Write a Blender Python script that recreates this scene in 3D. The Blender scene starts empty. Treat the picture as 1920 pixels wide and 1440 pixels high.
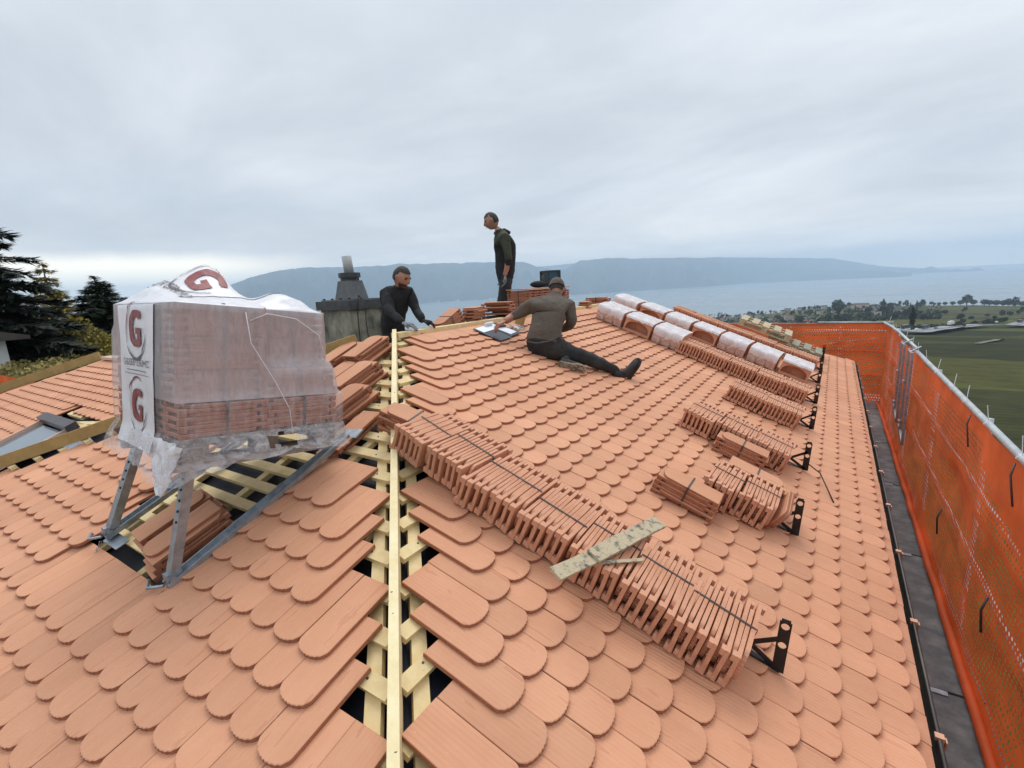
import bpy, bmesh, math, random
from math import sin, cos, pi, radians, sqrt, atan2, exp
from mathutils import Vector, Matrix, noise
random.seed(7)
scn = bpy.context.scene
COL = scn.collection
# ------------------------------------------------------------------ camera
YAW, PITCH, ROLL = -0.58776, 0.19959, -0.04956
fw = Vector((sin(YAW)*cos(PITCH), cos(YAW)*cos(PITCH), -sin(PITCH)))
rt = Vector((cos(YAW), -sin(YAW), 0)); up = rt.cross(fw)
r2 = rt*cos(ROLL)+up*sin(ROLL); u2 = -rt*sin(ROLL)+up*cos(ROLL)
cam_d = bpy.data.cameras.new('camera'); cam = bpy.data.objects.new('camera', cam_d); COL.objects.link(cam)
cam.matrix_world = Matrix(((r2.x, u2.x, -fw.x, 0), (r2.y, u2.y, -fw.y, 0), (r2.z, u2.z, -fw.z, 0), (0, 0, 0, 1)))
cam_d.sensor_width = 36; cam_d.lens = 909.14/1920*36; cam_d.clip_start = 0.05; cam_d.clip_end = 120000
scn.camera = cam
scn.view_settings.view_transform = 'Standard'; scn.view_settings.look = 'None'
scn.view_settings.exposure = 0.0; scn.view_settings.gamma = 1
scn.view_settings.use_curve_mapping = False
scn.cycles.volume_bounces = 2; scn.cycles.transparent_max_bounces = 12; scn.cycles.max_bounces = 8
# ------------------------------------------------------------------ world
SUN_EL, SUN_AZ = radians(60), radians(-35)      # azimuth from +Y towards +X
w = bpy.data.worlds.new('World'); scn.world = w; w.use_nodes = True
nt = w.node_tree; nt.nodes.clear()
def N(nt, t, **kw):
    n = nt.nodes.new(t)
    for k, v in kw.items():
        if k.startswith('i_'): n.inputs[k[2:]].default_value = v
        elif isinstance(k, str) and hasattr(n, k): setattr(n, k, v)
    return n
def ramp(nt, stops, interp='LINEAR'):
    n = nt.nodes.new('ShaderNodeValToRGB'); cr = n.color_ramp; cr.interpolation = interp
    while len(cr.elements) > 1: cr.elements.remove(cr.elements[-1])
    cr.elements[0].position = stops[0][0]; cr.elements[0].color = (*stops[0][1], 1)
    for p, c in stops[1:]:
        e = cr.elements.new(p); e.color = (*c, 1)
    return n
def build_world():
    L = nt.links.new
    out = N(nt, 'ShaderNodeOutputWorld')
    sky = N(nt, 'ShaderNodeTexSky', sky_type='NISHITA', sun_disc=False, sun_elevation=SUN_EL, sun_rotation=SUN_AZ)
    bg1 = N(nt, 'ShaderNodeBackground'); bg1.inputs[1].default_value = 0.1
    L(sky.outputs[0], bg1.inputs[0])
    tc = N(nt, 'ShaderNodeTexCoord')
    sep = N(nt, 'ShaderNodeSeparateXYZ'); L(tc.outputs['Generated'], sep.inputs[0])
    # project the view direction on a cloud deck: xy / (z + k)
    mx = N(nt, 'ShaderNodeMath', operation='MAXIMUM'); L(sep.outputs[2], mx.inputs[0]); mx.inputs[1].default_value = 0.0
    ad = N(nt, 'ShaderNodeMath', operation='ADD'); L(mx.outputs[0], ad.inputs[0]); ad.inputs[1].default_value = 0.20
    dx = N(nt, 'ShaderNodeMath', operation='DIVIDE'); L(sep.outputs[0], dx.inputs[0]); L(ad.outputs[0], dx.inputs[1])
    dy = N(nt, 'ShaderNodeMath', operation='DIVIDE'); L(sep.outputs[1], dy.inputs[0]); L(ad.outputs[0], dy.inputs[1])
    cmb = N(nt, 'ShaderNodeCombineXYZ'); L(dx.outputs[0], cmb.inputs[0]); L(dy.outputs[0], cmb.inputs[1])
    mp = N(nt, 'ShaderNodeMapping'); L(cmb.outputs[0], mp.inputs[0]); mp.inputs['Rotation'].default_value = (0, 0, radians(30)); mp.inputs['Scale'].default_value = (1.1, 1.5, 1); mp.inputs['Location'].default_value = (3.1, 1.7, 0)
    n1 = N(nt, 'ShaderNodeTexNoise'); n1.inputs['Scale'].default_value = 0.55; n1.inputs['Detail'].default_value = 8; n1.inputs['Roughness'].default_value = 0.56; n1.inputs['Distortion'].default_value = 0.3
    L(mp.outputs[0], n1.inputs['Vector'])
    n2 = N(nt, 'ShaderNodeTexNoise'); n2.inputs['Scale'].default_value = 0.16; n2.inputs['Detail'].default_value = 3; n2.inputs['Roughness'].default_value = 0.5
    L(mp.outputs[0], n2.inputs['Vector'])
    mixn = N(nt, 'ShaderNodeMix', data_type='FLOAT'); mixn.inputs[0].default_value = 0.5
    L(n1.outputs[0], mixn.inputs[2]); L(n2.outputs[0], mixn.inputs[3])
    cr = ramp(nt, [(0.37, (0.53, 0.575, 0.63)), (0.45, (0.63, 0.675, 0.73)), (0.52, (0.76, 0.80, 0.85)), (0.60, (0.95, 0.965, 0.985))])
    L(mixn.outputs[0], cr.inputs[0])
    # overcast luminance: brighter overhead, and a paler band low over the horizon
    zg = N(nt, 'ShaderNodeMapRange'); zg.interpolation_type = 'SMOOTHSTEP'; L(sep.outputs[2], zg.inputs[0]); zg.inputs[1].default_value = 0.25; zg.inputs[2].default_value = 1.0; zg.inputs[3].default_value = 1.0; zg.inputs[4].default_value = 1.75
    hg_ = N(nt, 'ShaderNodeMapRange'); hg_.interpolation_type = 'SMOOTHSTEP'; L(sep.outputs[2], hg_.inputs[0]); hg_.inputs[1].default_value = 0.16; hg_.inputs[2].default_value = 0.0; hg_.inputs[3].default_value = 1.0; hg_.inputs[4].default_value = 1.35
    gm_ = N(nt, 'ShaderNodeMath', operation='MULTIPLY'); L(zg.outputs[0], gm_.inputs[0]); L(hg_.outputs[0], gm_.inputs[1])
    cv = N(nt, 'ShaderNodeVectorMath', operation='SCALE'); L(cr.outputs[0], cv.inputs[0]); L(gm_.outputs[0], cv.inputs['Scale'])
    # the gap of clear bright sky under the cloud edge, low in the west-south-west (left of picture)
    at = N(nt, 'ShaderNodeMath', operation='ARCTAN2'); L(sep.outputs[0], at.inputs[0]); L(sep.outputs[1], at.inputs[1])
    azr = N(nt, 'ShaderNodeMapRange'); azr.interpolation_type = 'SMOOTHSTEP'
    L(at.outputs[0], azr.inputs[0]); azr.inputs[1].default_value = radians(-50); azr.inputs[2].default_value = radians(-66)
    n3 = N(nt, 'ShaderNodeTexNoise'); n3.inputs['Scale'].default_value = 5; n3.inputs['Detail'].default_value = 4; L(tc.outputs['Generated'], n3.inputs['Vector'])
    zz = N(nt, 'ShaderNodeMath', operation='MULTIPLY_ADD'); L(n3.outputs[0], zz.inputs[0]); zz.inputs[1].default_value = 0.035; L(sep.outputs[2], zz.inputs[2])
    elr = N(nt, 'ShaderNodeMapRange'); elr.interpolation_type = 'SMOOTHSTEP'
    L(zz.outputs[0], elr.inputs[0]); elr.inputs[1].default_value = 0.105; elr.inputs[2].default_value = 0.075
    gp = N(nt, 'ShaderNodeMath', operation='MULTIPLY'); L(azr.outputs[0], gp.inputs[0]); L(elr.outputs[0], gp.inputs[1])
    mg = N(nt, 'ShaderNodeMix', data_type='RGBA'); L(gp.outputs[0], mg.inputs[0]); wm = N(nt, 'ShaderNodeMix', data_type='RGBA'); wm.blend_type = 'MULTIPLY'; hm_ = N(nt, 'ShaderNodeMapRange'); L(sep.outputs[2], hm_.inputs[0]); hm_.inputs[1].default_value = 0.16; hm_.inputs[2].default_value = 0.0; L(hm_.outputs[0], wm.inputs[0]); L(cv.outputs[0], wm.inputs[6]); wm.inputs[7].default_value = (1.16, 1.02, 0.88, 1)
    L(wm.outputs[2], mg.inputs[6]); mg.inputs[7].default_value = (2.0, 1.8, 1.4, 1)
    bg2 = N(nt, 'ShaderNodeBackground'); L(mg.outputs[2], bg2.inputs[0]); bg2.inputs[1].default_value = 1.10
    ms = N(nt, 'ShaderNodeMixShader'); ms.inputs[0].default_value = 0.93
    L(bg1.outputs[0], ms.inputs[1]); L(bg2.outputs[0], ms.inputs[2]); L(ms.outputs[0], out.inputs[0])
build_world()
sl = bpy.data.lights.new('sun', 'SUN'); sl.energy = 1.5; sl.angle = radians(32); sl.color = (1, 0.965, 0.92)
so = bpy.data.objects.new('sun', sl); COL.objects.link(so)
sd = Vector((sin(SUN_AZ)*cos(SUN_EL), cos(SUN_AZ)*cos(SUN_EL), sin(SUN_EL)))
so.rotation_euler = sd.to_track_quat('Z', 'Y').to_euler(); so.location = (0, 0, 60)
# ------------------------------------------------------------------ materials
def mat(name):
    m = bpy.data.materials.new(name); m.use_nodes = True; t = m.node_tree; t.nodes.clear()
    o = t.nodes.new('ShaderNodeOutputMaterial'); b = t.nodes.new('ShaderNodeBsdfPrincipled'); t.links.new(b.outputs[0], o.inputs[0])
    return m, t, b
def pm(name, c1, c2=None, scale=6, rough=0.7, metal=0.0, bump=0.0, bscale=None, detail=5, stretch=(1, 1, 1), coord='Object', lo=0.35, hi=0.65, spec=0.5, bdist=0.01):
    m, t, b = mat(name); L = t.links.new
    b.inputs['Roughness'].default_value = rough; b.inputs['Metallic'].default_value = metal
    b.inputs['Specular IOR Level'].default_value = spec
    c2 = c2 or c1
    tc = t.nodes.new('ShaderNodeTexCoord'); mp = t.nodes.new('ShaderNodeMapping'); mp.inputs['Scale'].default_value = stretch
    L(tc.outputs[coord], mp.inputs[0])
    n = t.nodes.new('ShaderNodeTexNoise'); n.inputs['Scale'].default_value = scale; n.inputs['Detail'].default_value = detail; n.inputs['Roughness'].default_value = 0.6
    L(mp.outputs[0], n.inputs['Vector'])
    r = ramp(t, [(lo, c1), (hi, c2)]); L(n.outputs[0], r.inputs[0]); L(r.outputs[0], b.inputs['Base Color'])
    if bump > 0:
        n2 = t.nodes.new('ShaderNodeTexNoise'); n2.inputs['Scale'].default_value = bscale or scale*4; n2.inputs['Detail'].default_value = 4
        L(mp.outputs[0], n2.inputs['Vector'])
        bp = t.nodes.new('ShaderNodeBump'); bp.inputs['Strength'].default_value = bump; bp.inputs['Distance'].default_value = bdist
        L(n2.outputs[0], bp.inputs['Height']); L(bp.outputs[0], b.inputs['Normal'])
    return m
def wood_knots(m):
    t = m.node_tree; b = [n for n in t.nodes if n.type == 'BSDF_PRINCIPLED'][0]; src = b.inputs['Base Color'].links[0].from_socket; L = t.links.new
    g = t.nodes.new('ShaderNodeNewGeometry'); v = t.nodes.new('ShaderNodeTexVoronoi'); v.inputs['Scale'].default_value = 4.2; L(g.outputs['Position'], v.inputs['Vector'])
    mr = t.nodes.new('ShaderNodeMapRange'); mr.inputs[1].default_value = 0.06; mr.inputs[2].default_value = 0.02; L(v.outputs['Distance'], mr.inputs[0])
    n = t.nodes.new('ShaderNodeTexNoise'); n.inputs['Scale'].default_value = 14; n.inputs['Detail'].default_value = 5; n.inputs['Distortion'].default_value = 1; L(g.outputs['Position'], n.inputs['Vector'])
    r = ramp(t, [(0.30, (0.93, 0.90, 0.84)), (0.55, (1, 1, 1))]); L(n.outputs[0], r.inputs[0])
    m1 = t.nodes.new('ShaderNodeMix'); m1.data_type = 'RGBA'; m1.blend_type = 'MULTIPLY'; m1.inputs[0].default_value = 1; L(src, m1.inputs[6]); L(r.outputs[0], m1.inputs[7])
    m2 = t.nodes.new('ShaderNodeMix'); m2.data_type = 'RGBA'; L(mr.outputs[0], m2.inputs[0]); L(m1.outputs[2], m2.inputs[6]); m2.inputs[7].default_value = (0.22, 0.12, 0.06, 1); L(m2.outputs[2], b.inputs['Base Color'])
def tile_material(name, A, B, strength=0.35):
    """extruded clay: long ribs along the tile (UV.x), grain, faint kiln streaks, tint per tile"""
    m, t, b = mat(name); L = t.links.new
    b.inputs['Roughness'].default_value = 0.72; b.inputs['Specular IOR Level'].default_value = 0.35
    uv = t.nodes.new('ShaderNodeUVMap'); sp = t.nodes.new('ShaderNodeSeparateXYZ'); L(uv.outputs[0], sp.inputs[0])
    oi = t.nodes.new('ShaderNodeObjectInfo'); at = t.nodes.new('ShaderNodeAttribute'); at.attribute_name = 'tint'
    sc = t.nodes.new('ShaderNodeSeparateColor'); L(oi.outputs['Color'], sc.inputs[0])
    tint = t.nodes.new('ShaderNodeMath'); tint.operation = 'MULTIPLY'; L(sc.outputs[0], tint.inputs[0]); L(at.outputs['Fac'], tint.inputs[1])
    tc = t.nodes.new('ShaderNodeTexCoord')
    geo = t.nodes.new('ShaderNodeNewGeometry')
    n = t.nodes.new('ShaderNodeTexNoise'); n.inputs['Scale'].default_value = 1.4; n.inputs['Detail'].default_value = 6; n.inputs['Roughness'].default_value = 0.65; L(geo.outputs['Position'], n.inputs['Vector'])
    n4 = t.nodes.new('ShaderNodeTexNoise'); n4.inputs['Scale'].default_value = 1.0; n4.inputs['Detail'].default_value = 3
    cb = t.nodes.new('ShaderNodeCombineXYZ')
    for k, (o, f) in enumerate(((sp.outputs[0], 5.0), (sp.outputs[1], 1.6))):
        mm = t.nodes.new('ShaderNodeMath'); mm.operation = 'MULTIPLY'; mm.inputs[1].default_value = f; L(o, mm.inputs[0]); L(mm.outputs[0], cb.inputs[k])
    tz = t.nodes.new('ShaderNodeMath'); tz.operation = 'MULTIPLY'; tz.inputs[1].default_value = 91.0; L(tint.outputs[0], tz.inputs[0]); L(tz.outputs[0], cb.inputs[2])
    L(cb.outputs[0], n4.inputs['Vector'])
    mxn = t.nodes.new('ShaderNodeMix'); mxn.data_type = 'FLOAT'; mxn.inputs[0].default_value = 0.25; L(n.outputs[0], mxn.inputs[2]); L(n4.outputs[0], mxn.inputs[3])
    r = ramp(t, [(0.3, B), (0.62, A)]); L(mxn.outputs[0], r.inputs[0])
    # marks: rubbed redder patches on some tiles
    gt = t.nodes.new('ShaderNodeMath'); gt.operation = 'GREATER_THAN'; gt.inputs[1].default_value = 0.655; L(n4.outputs[0], gt.inputs[0])
    mul = t.nodes.new('ShaderNodeVectorMath'); mul.operation = 'SCALE'; L(r.outputs[0], mul.inputs[0]); L(tint.outputs[0], mul.inputs['Scale'])
    dk = t.nodes.new('ShaderNodeMix'); dk.data_type = 'RGBA'; dk.blend_type = 'MULTIPLY'; dk.inputs[7].default_value = (0.80, 0.68, 0.64, 1)
    hf = t.nodes.new('ShaderNodeMath'); hf.operation = 'MULTIPLY'; hf.inputs[1].default_value = 0.5; L(gt.outputs[0], hf.inputs[0]); L(hf.outputs[0], dk.inputs[0]); L(mul.outputs[0], dk.inputs[6])
    # short pale scratches running along the tile
    sv_ = t.nodes.new('ShaderNodeCombineXYZ')
    for k, (o, f) in enumerate(((sp.outputs[0], 60.0), (sp.outputs[1], 9.0))):
        mm = t.nodes.new('ShaderNodeMath'); mm.operation = 'MULTIPLY'; mm.inputs[1].default_value = f; L(o, mm.inputs[0]); L(mm.outputs[0], sv_.inputs[k])
    L(tz.outputs[0], sv_.inputs[2]); n5 = t.nodes.new('ShaderNodeTexNoise'); n5.inputs['Scale'].default_value = 1; n5.inputs['Detail'].default_value = 1; L(sv_.outputs[0], n5.inputs['Vector'])
    s5 = t.nodes.new('ShaderNodeMapRange'); s5.inputs[1].default_value = 0.79; s5.inputs[2].default_value = 0.85; L(n5.outputs[0], s5.inputs[0])
    s6 = t.nodes.new('ShaderNodeMix'); s6.data_type = 'RGBA'; s6.inputs[7].default_value = (0.85, 0.62, 0.48, 1); L(s5.outputs[0], s6.inputs[0]); L(dk.outputs[2], s6.inputs[6])
    L(s6.outputs[2], b.inputs['Base Color'])
    # ribs
    wv = t.nodes.new('ShaderNodeMath'); wv.operation = 'MULTIPLY'; wv.inputs[1].default_value = 2*pi*9; L(sp.outputs[0], wv.inputs[0])
    sn = t.nodes.new('ShaderNodeMath'); sn.operation = 'SINE'; L(wv.outputs[0], sn.inputs[0])
    ng = t.nodes.new('ShaderNodeTexNoise'); ng.inputs['Scale'].default_value = 240; ng.inputs['Detail'].default_value = 3; L(geo.outputs['Position'], ng.inputs['Vector'])
    ma = t.nodes.new('ShaderNodeMath'); ma.operation = 'MULTIPLY_ADD'; L(ng.outputs[0], ma.inputs[0]); ma.inputs[1].default_value = 0.5; L(sn.outputs[0], ma.inputs[2])
    bp = t.nodes.new('ShaderNodeBump'); bp.inputs['Strength'].default_value = strength; bp.inputs['Distance'].default_value = 0.0016
    L(ma.outputs[0], bp.inputs['Height']); L(bp.outputs[0], b.inputs['Normal'])
    return m
M = {}
M['tile'] = tile_material('clay_tile', (0.675, 0.335, 0.195), (0.575, 0.262, 0.144), 0.42)
M['tile_side'] = pm('clay_side', (0.40, 0.155, 0.085), (0.32, 0.115, 0.06), 30, 0.8, bump=0.3)  # laid tile edges: clay darkened, their shading put into the colour
M['tile_loose'] = tile_material('clay_loose', (0.62, 0.305, 0.175), (0.53, 0.235, 0.125))
M['clay_edge2'] = pm('clay_edge_light', (0.64, 0.32, 0.195), (0.54, 0.24, 0.135), 18, 0.8, bump=0.3)
M['clay_plain'] = pm('clay_plain', (0.60, 0.30, 0.18), (0.52, 0.24, 0.135), 7, 0.8, bump=0.3)
M['wood'] = pm('batten_wood', (0.80, 0.64, 0.35), (0.70, 0.53, 0.27), 9, 0.75, bump=0.25, stretch=(1, 1, 1), detail=8)
M['wood_hip'] = pm('hip_wood', (0.86, 0.74, 0.46), (0.78, 0.64, 0.36), 7, 0.7, bump=0.25, detail=8)
wood_knots(M['wood']); wood_knots(M['wood_hip'])
M['wood_old'] = pm('beam_wood', (0.42, 0.29, 0.11), (0.33, 0.22, 0.08), 8, 0.8, bump=0.3)
M['wood_grey'] = pm('weathered_plank', (0.10, 0.09, 0.08), (0.50, 0.41, 0.27), 26, 0.9, bump=0.7, detail=10, lo=0.34, hi=0.50)
M['wood_dark'] = pm('dark_pallet_wood', (0.20, 0.155, 0.11), (0.12, 0.095, 0.07), 10, 0.85, bump=0.3)
M['wood_pallet'] = pm('pallet_wood', (0.55, 0.46, 0.28), (0.36, 0.31, 0.21), 10, 0.85, bump=0.3)
M['wood_green'] = pm('old_pallet_wood', (0.33, 0.32, 0.22), (0.24, 0.235, 0.17), 10, 0.85, bump=0.3)
M['membrane'] = pm('membrane', (0.016, 0.02, 0.034), (0.008, 0.009, 0.013), 3, 0.55, bump=0.4, bscale=8)
M['nail'] = pm('nail', (0.05, 0.04, 0.035), None, 5, 0.5)
M['strap'] = pm('strap', (0.035, 0.03, 0.028), (0.06, 0.05, 0.045), 20, 0.45)
M['black_steel'] = pm('black_steel', (0.012, 0.011, 0.011), (0.03, 0.025, 0.022), 12, 0.5, metal=0.3, bump=0.1)
M['galv'] = pm('galvanised', (0.42, 0.46, 0.50), (0.28, 0.31, 0.34), 18, 0.45, metal=0.75, bump=0.15)
M['galv_rail'] = pm('scaffold_tube', (0.50, 0.53, 0.54), (0.36, 0.39, 0.40), 10, 0.5, metal=0.5)
M['zinc'] = pm('dark_zinc', (0.055, 0.05, 0.045), (0.10, 0.09, 0.08), 3, 0.45, metal=0.6, bump=0.1)
M['copper'] = pm('copper_clip', (0.75, 0.42, 0.27), (0.6, 0.3, 0.2), 20, 0.4, metal=0.6)
M['deck'] = pm('scaffold_deck', (0.10, 0.105, 0.11), (0.28, 0.28, 0.27), 5, 0.6, bump=0.4, detail=9, lo=0.42, hi=0.8)
M['concrete'] = pm('chimney_concrete', (0.07, 0.07, 0.058), (0.34, 0.325, 0.25), 4.5, 0.95, bump=0.6, detail=9, stretch=(1, 1, 0.6), lo=0.36, hi=0.62)
M['cap_dark'] = pm('chimney_cap', (0.035, 0.038, 0.04), (0.07, 0.075, 0.075), 9, 0.6, bump=0.2)
M['vent_grey'] = pm('vent_grey', (0.10, 0.105, 0.11), (0.16, 0.165, 0.165), 9, 0.8, bump=0.2)
M['pipe_grey'] = pm('pipe_grey', (0.46, 0.47, 0.46), (0.36, 0.37, 0.37), 9, 0.6)
M['skin'] = pm('skin', (0.43, 0.235, 0.16), (0.35, 0.175, 0.115), 20, 0.55)
M['skin_arm'] = pm('skin_tan', (0.42, 0.19, 0.12), (0.36, 0.15, 0.09), 20, 0.55)
M['hair'] = pm('hair', (0.018, 0.013, 0.010), (0.035, 0.025, 0.018), 60, 0.6, bump=0.6)
M['beard'] = pm('beard_hair', (0.05, 0.026, 0.018), (0.09, 0.045, 0.03), 60, 0.7, bump=0.6)
M['black_knit'] = pm('black_knit', (0.009, 0.009, 0.010), (0.018, 0.018, 0.020), 12, 0.9, bump=0.5, bscale=9, bdist=0.05)
M['olive'] = pm('olive_jacket', (0.05, 0.055, 0.030), (0.028, 0.032, 0.018), 10, 0.85, bump=0.5, bscale=8, bdist=0.05)
M['brown_shirt'] = pm('brown_shirt', (0.125, 0.10, 0.078), (0.085, 0.068, 0.053), 5, 0.9, bump=0.8, bscale=7, bdist=0.06)
M['black_trousers'] = pm('work_trousers', (0.016, 0.016, 0.017), (0.035, 0.033, 0.031), 6, 0.85, bump=0.6, bscale=10, bdist=0.05)
M['boot'] = pm('boot_leather', (0.014, 0.013, 0.013), (0.03, 0.028, 0.026), 12, 0.6, bump=0.3)
M['sole'] = pm('boot_sole', (0.38, 0.32, 0.22), (0.14, 0.11, 0.08), 40, 0.85, bump=0.8, lo=0.45, hi=0.55)
M['glove'] = pm('work_glove', (0.28, 0.29, 0.31), (0.13, 0.14, 0.15), 25, 0.8, bump=0.4)
M['eye_dark'] = pm('eye_dark', (0.03, 0.018, 0.015), None, 9, 0.4)
M['cap'] = pm('cap_cloth', (0.13, 0.10, 0.08), (0.09, 0.07, 0.055), 18, 0.9, bump=0.3)
M['white'] = pm('white_paint', (0.72, 0.72, 0.71), (0.62, 0.62, 0.61), 3, 0.8)
M['paper'] = pm('paper', (0.82, 0.84, 0.88), (0.76, 0.78, 0.82), 5, 0.6)
M['folder'] = pm('dark_folder', (0.02, 0.028, 0.042), (0.03, 0.04, 0.055), 5, 0.4)
M['plastic_black'] = pm('plastic_black', (0.022, 0.022, 0.024), (0.035, 0.035, 0.036), 9, 0.5)
M['teal'] = pm('teal_plastic', (0.014, 0.075, 0.11), (0.02, 0.06, 0.09), 9, 0.4)
M['maroon'] = pm('maroon_print', (0.20, 0.028, 0.030), (0.25, 0.035, 0.035), 9, 0.5)
M['print_dark'] = pm('dark_print', (0.10, 0.085, 0.09), None, 9, 0.5)
M['trunk'] = pm('bark', (0.07, 0.05, 0.035), (0.04, 0.03, 0.02), 8, 0.95)
M['casing'] = pm('dark_casing', (0.055, 0.045, 0.045), (0.08, 0.065, 0.065), 8, 0.35)
M['pink_board'] = pm('clay_edge', (0.62, 0.40, 0.30), None, 8, 0.7)
def leaf(name, a, b, sc=1.2):
    m = pm(name, a, b, sc, 0.8, coord='Object'); return m
M['fir'] = leaf('fir_needles', (0.012, 0.020, 0.013), (0.030, 0.042, 0.024))
M['pine'] = leaf('pine_needles', (0.018, 0.028, 0.014), (0.04, 0.055, 0.025))
M['larch'] = leaf('larch_needles', (0.42, 0.33, 0.08), (0.24, 0.20, 0.055))
M['golden'] = leaf('golden_leaves', (0.30, 0.23, 0.035), (0.13, 0.12, 0.025), 0.9)
M['vine_leaf'] = leaf('vine_leaves', (0.36, 0.28, 0.09), (0.12, 0.12, 0.035), 0.9)
M['hedge'] = leaf('hedge_leaves', (0.022, 0.030, 0.016), (0.04, 0.05, 0.022), 0.9)
M['far_tree'] = leaf('far_leaves', (0.020, 0.032, 0.018), (0.045, 0.058, 0.028), 0.05)
M['house_wall'] = pm('render_wall', (0.55, 0.53, 0.48), (0.45, 0.43, 0.38), 0.2, 0.9)
M['house_roof'] = pm('house_roof', (0.19, 0.10, 0.07), (0.12, 0.08, 0.065), 0.5, 0.9)
M['dark_roof'] = pm('dark_roof', (0.05, 0.042, 0.04), (0.075, 0.062, 0.055), 2, 0.9)
M['window'] = pm('window_glass', (0.03, 0.035, 0.04), None, 2, 0.2)
M['asphalt'] = pm('asphalt', (0.30, 0.30, 0.31), (0.24, 0.24, 0.25), 0.2, 0.9)
M['track'] = pm('gravel_track', (0.15, 0.15, 0.12), (0.12, 0.12, 0.09), 0.2, 0.95)
M['car_w'] = pm('car_white', (0.7, 0.7, 0.72), None, 1, 0.3)
M['car_d'] = pm('car_dark', (0.06, 0.065, 0.08), None, 1, 0.3)
def net_mat(name, col, tr=0.3):
    m, t, b = mat(name); L = t.links.new
    b.inputs['Base Color'].default_value = (*col, 1); b.inputs['Roughness'].default_value = 0.6
    o = [n for n in t.nodes if n.type == 'OUTPUT_MATERIAL'][0]
    tl = t.nodes.new('ShaderNodeBsdfTranslucent'); tl.inputs[0].default_value = (*col, 1)
    ms = t.nodes.new('ShaderNodeMixShader'); ms.inputs[0].default_value = tr
    L(b.outputs[0], ms.inputs[1]); L(tl.outputs[0], ms.inputs[2]); L(ms.outputs[0], o.inputs[0])
    tc = t.nodes.new('ShaderNodeTexCoord'); n = t.nodes.new('ShaderNodeTexNoise'); n.inputs['Scale'].default_value = 2.2; n.inputs['Detail'].default_value = 4; L(tc.outputs['Object'], n.inputs['Vector'])
    r = ramp(t, [(0.35, tuple(c*0.72 for c in col)), (0.65, col)]); L(n.outputs[0], r.inputs[0]); L(r.outputs[0], b.inputs['Base Color']); L(r.outputs[0], tl.inputs[0])
    return m
M['net'] = net_mat('orange_net', (0.88, 0.155, 0.035), 0.36)
def film_mat(name, alpha_lo, alpha_hi, base, streak=(10, 10, 1.2), rough=0.28):
    m, t, b = mat(name); L = t.links.new
    b.inputs['Base Color'].default_value = (*base, 1); b.inputs['Roughness'].default_value = rough
    tc = t.nodes.new('ShaderNodeTexCoord'); mp = t.nodes.new('ShaderNodeMapping'); mp.inputs['Scale'].default_value = streak; L(tc.outputs['Object'], mp.inputs[0])
    n = t.nodes.new('ShaderNodeTexNoise'); n.inputs['Scale'].default_value = 4; n.inputs['Detail'].default_value = 7; n.inputs['Roughness'].default_value = 0.7; n.inputs['Distortion'].default_value = 0.6; L(mp.outputs[0], n.inputs['Vector'])
    r = t.nodes.new('ShaderNodeMapRange'); r.inputs[1].default_value = 0.34; r.inputs[2].default_value = 0.68; r.inputs[3].default_value = alpha_lo; r.inputs[4].default_value = alpha_hi
    L(n.outputs[0], r.inputs[0]); L(r.outputs[0], b.inputs['Alpha'])
    bp = t.nodes.new('ShaderNodeBump'); bp.inputs['Strength'].default_value = 0.45; bp.inputs['Distance'].default_value = 0.012; L(n.outputs[0], bp.inputs['Height']); L(bp.outputs[0], b.inputs['Normal'])
    return m
M['film'] = film_mat('clear_film', 0.36, 0.50, (0.82, 0.76, 0.77), (8, 8, 2.5)); M['film_low'] = film_mat('clear_film_low', 0.06, 0.34, (0.80, 0.76, 0.77), (12, 12, 3)); M['film_hem'] = film_mat('clear_film_hem', 0.12, 0.62, (0.70, 0.66, 0.67), (5, 5, 9), 0.2)
M['film_top'] = film_mat('clear_film_top', 0.82, 0.97, (0.84, 0.83, 0.85), (3, 3, 3))
M['film_white'] = film_mat('white_film', 0.93, 1.0, (0.78, 0.76, 0.78), (4, 4, 2))
M['film_cap'] = film_mat('cap_film', 0.58, 0.95, (0.84, 0.80, 0.80), (3, 3, 3))
M['film_cap_side'] = film_mat('cap_film_side', 0.10, 0.75, (0.84, 0.78, 0.76), (3, 3, 3))
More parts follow.
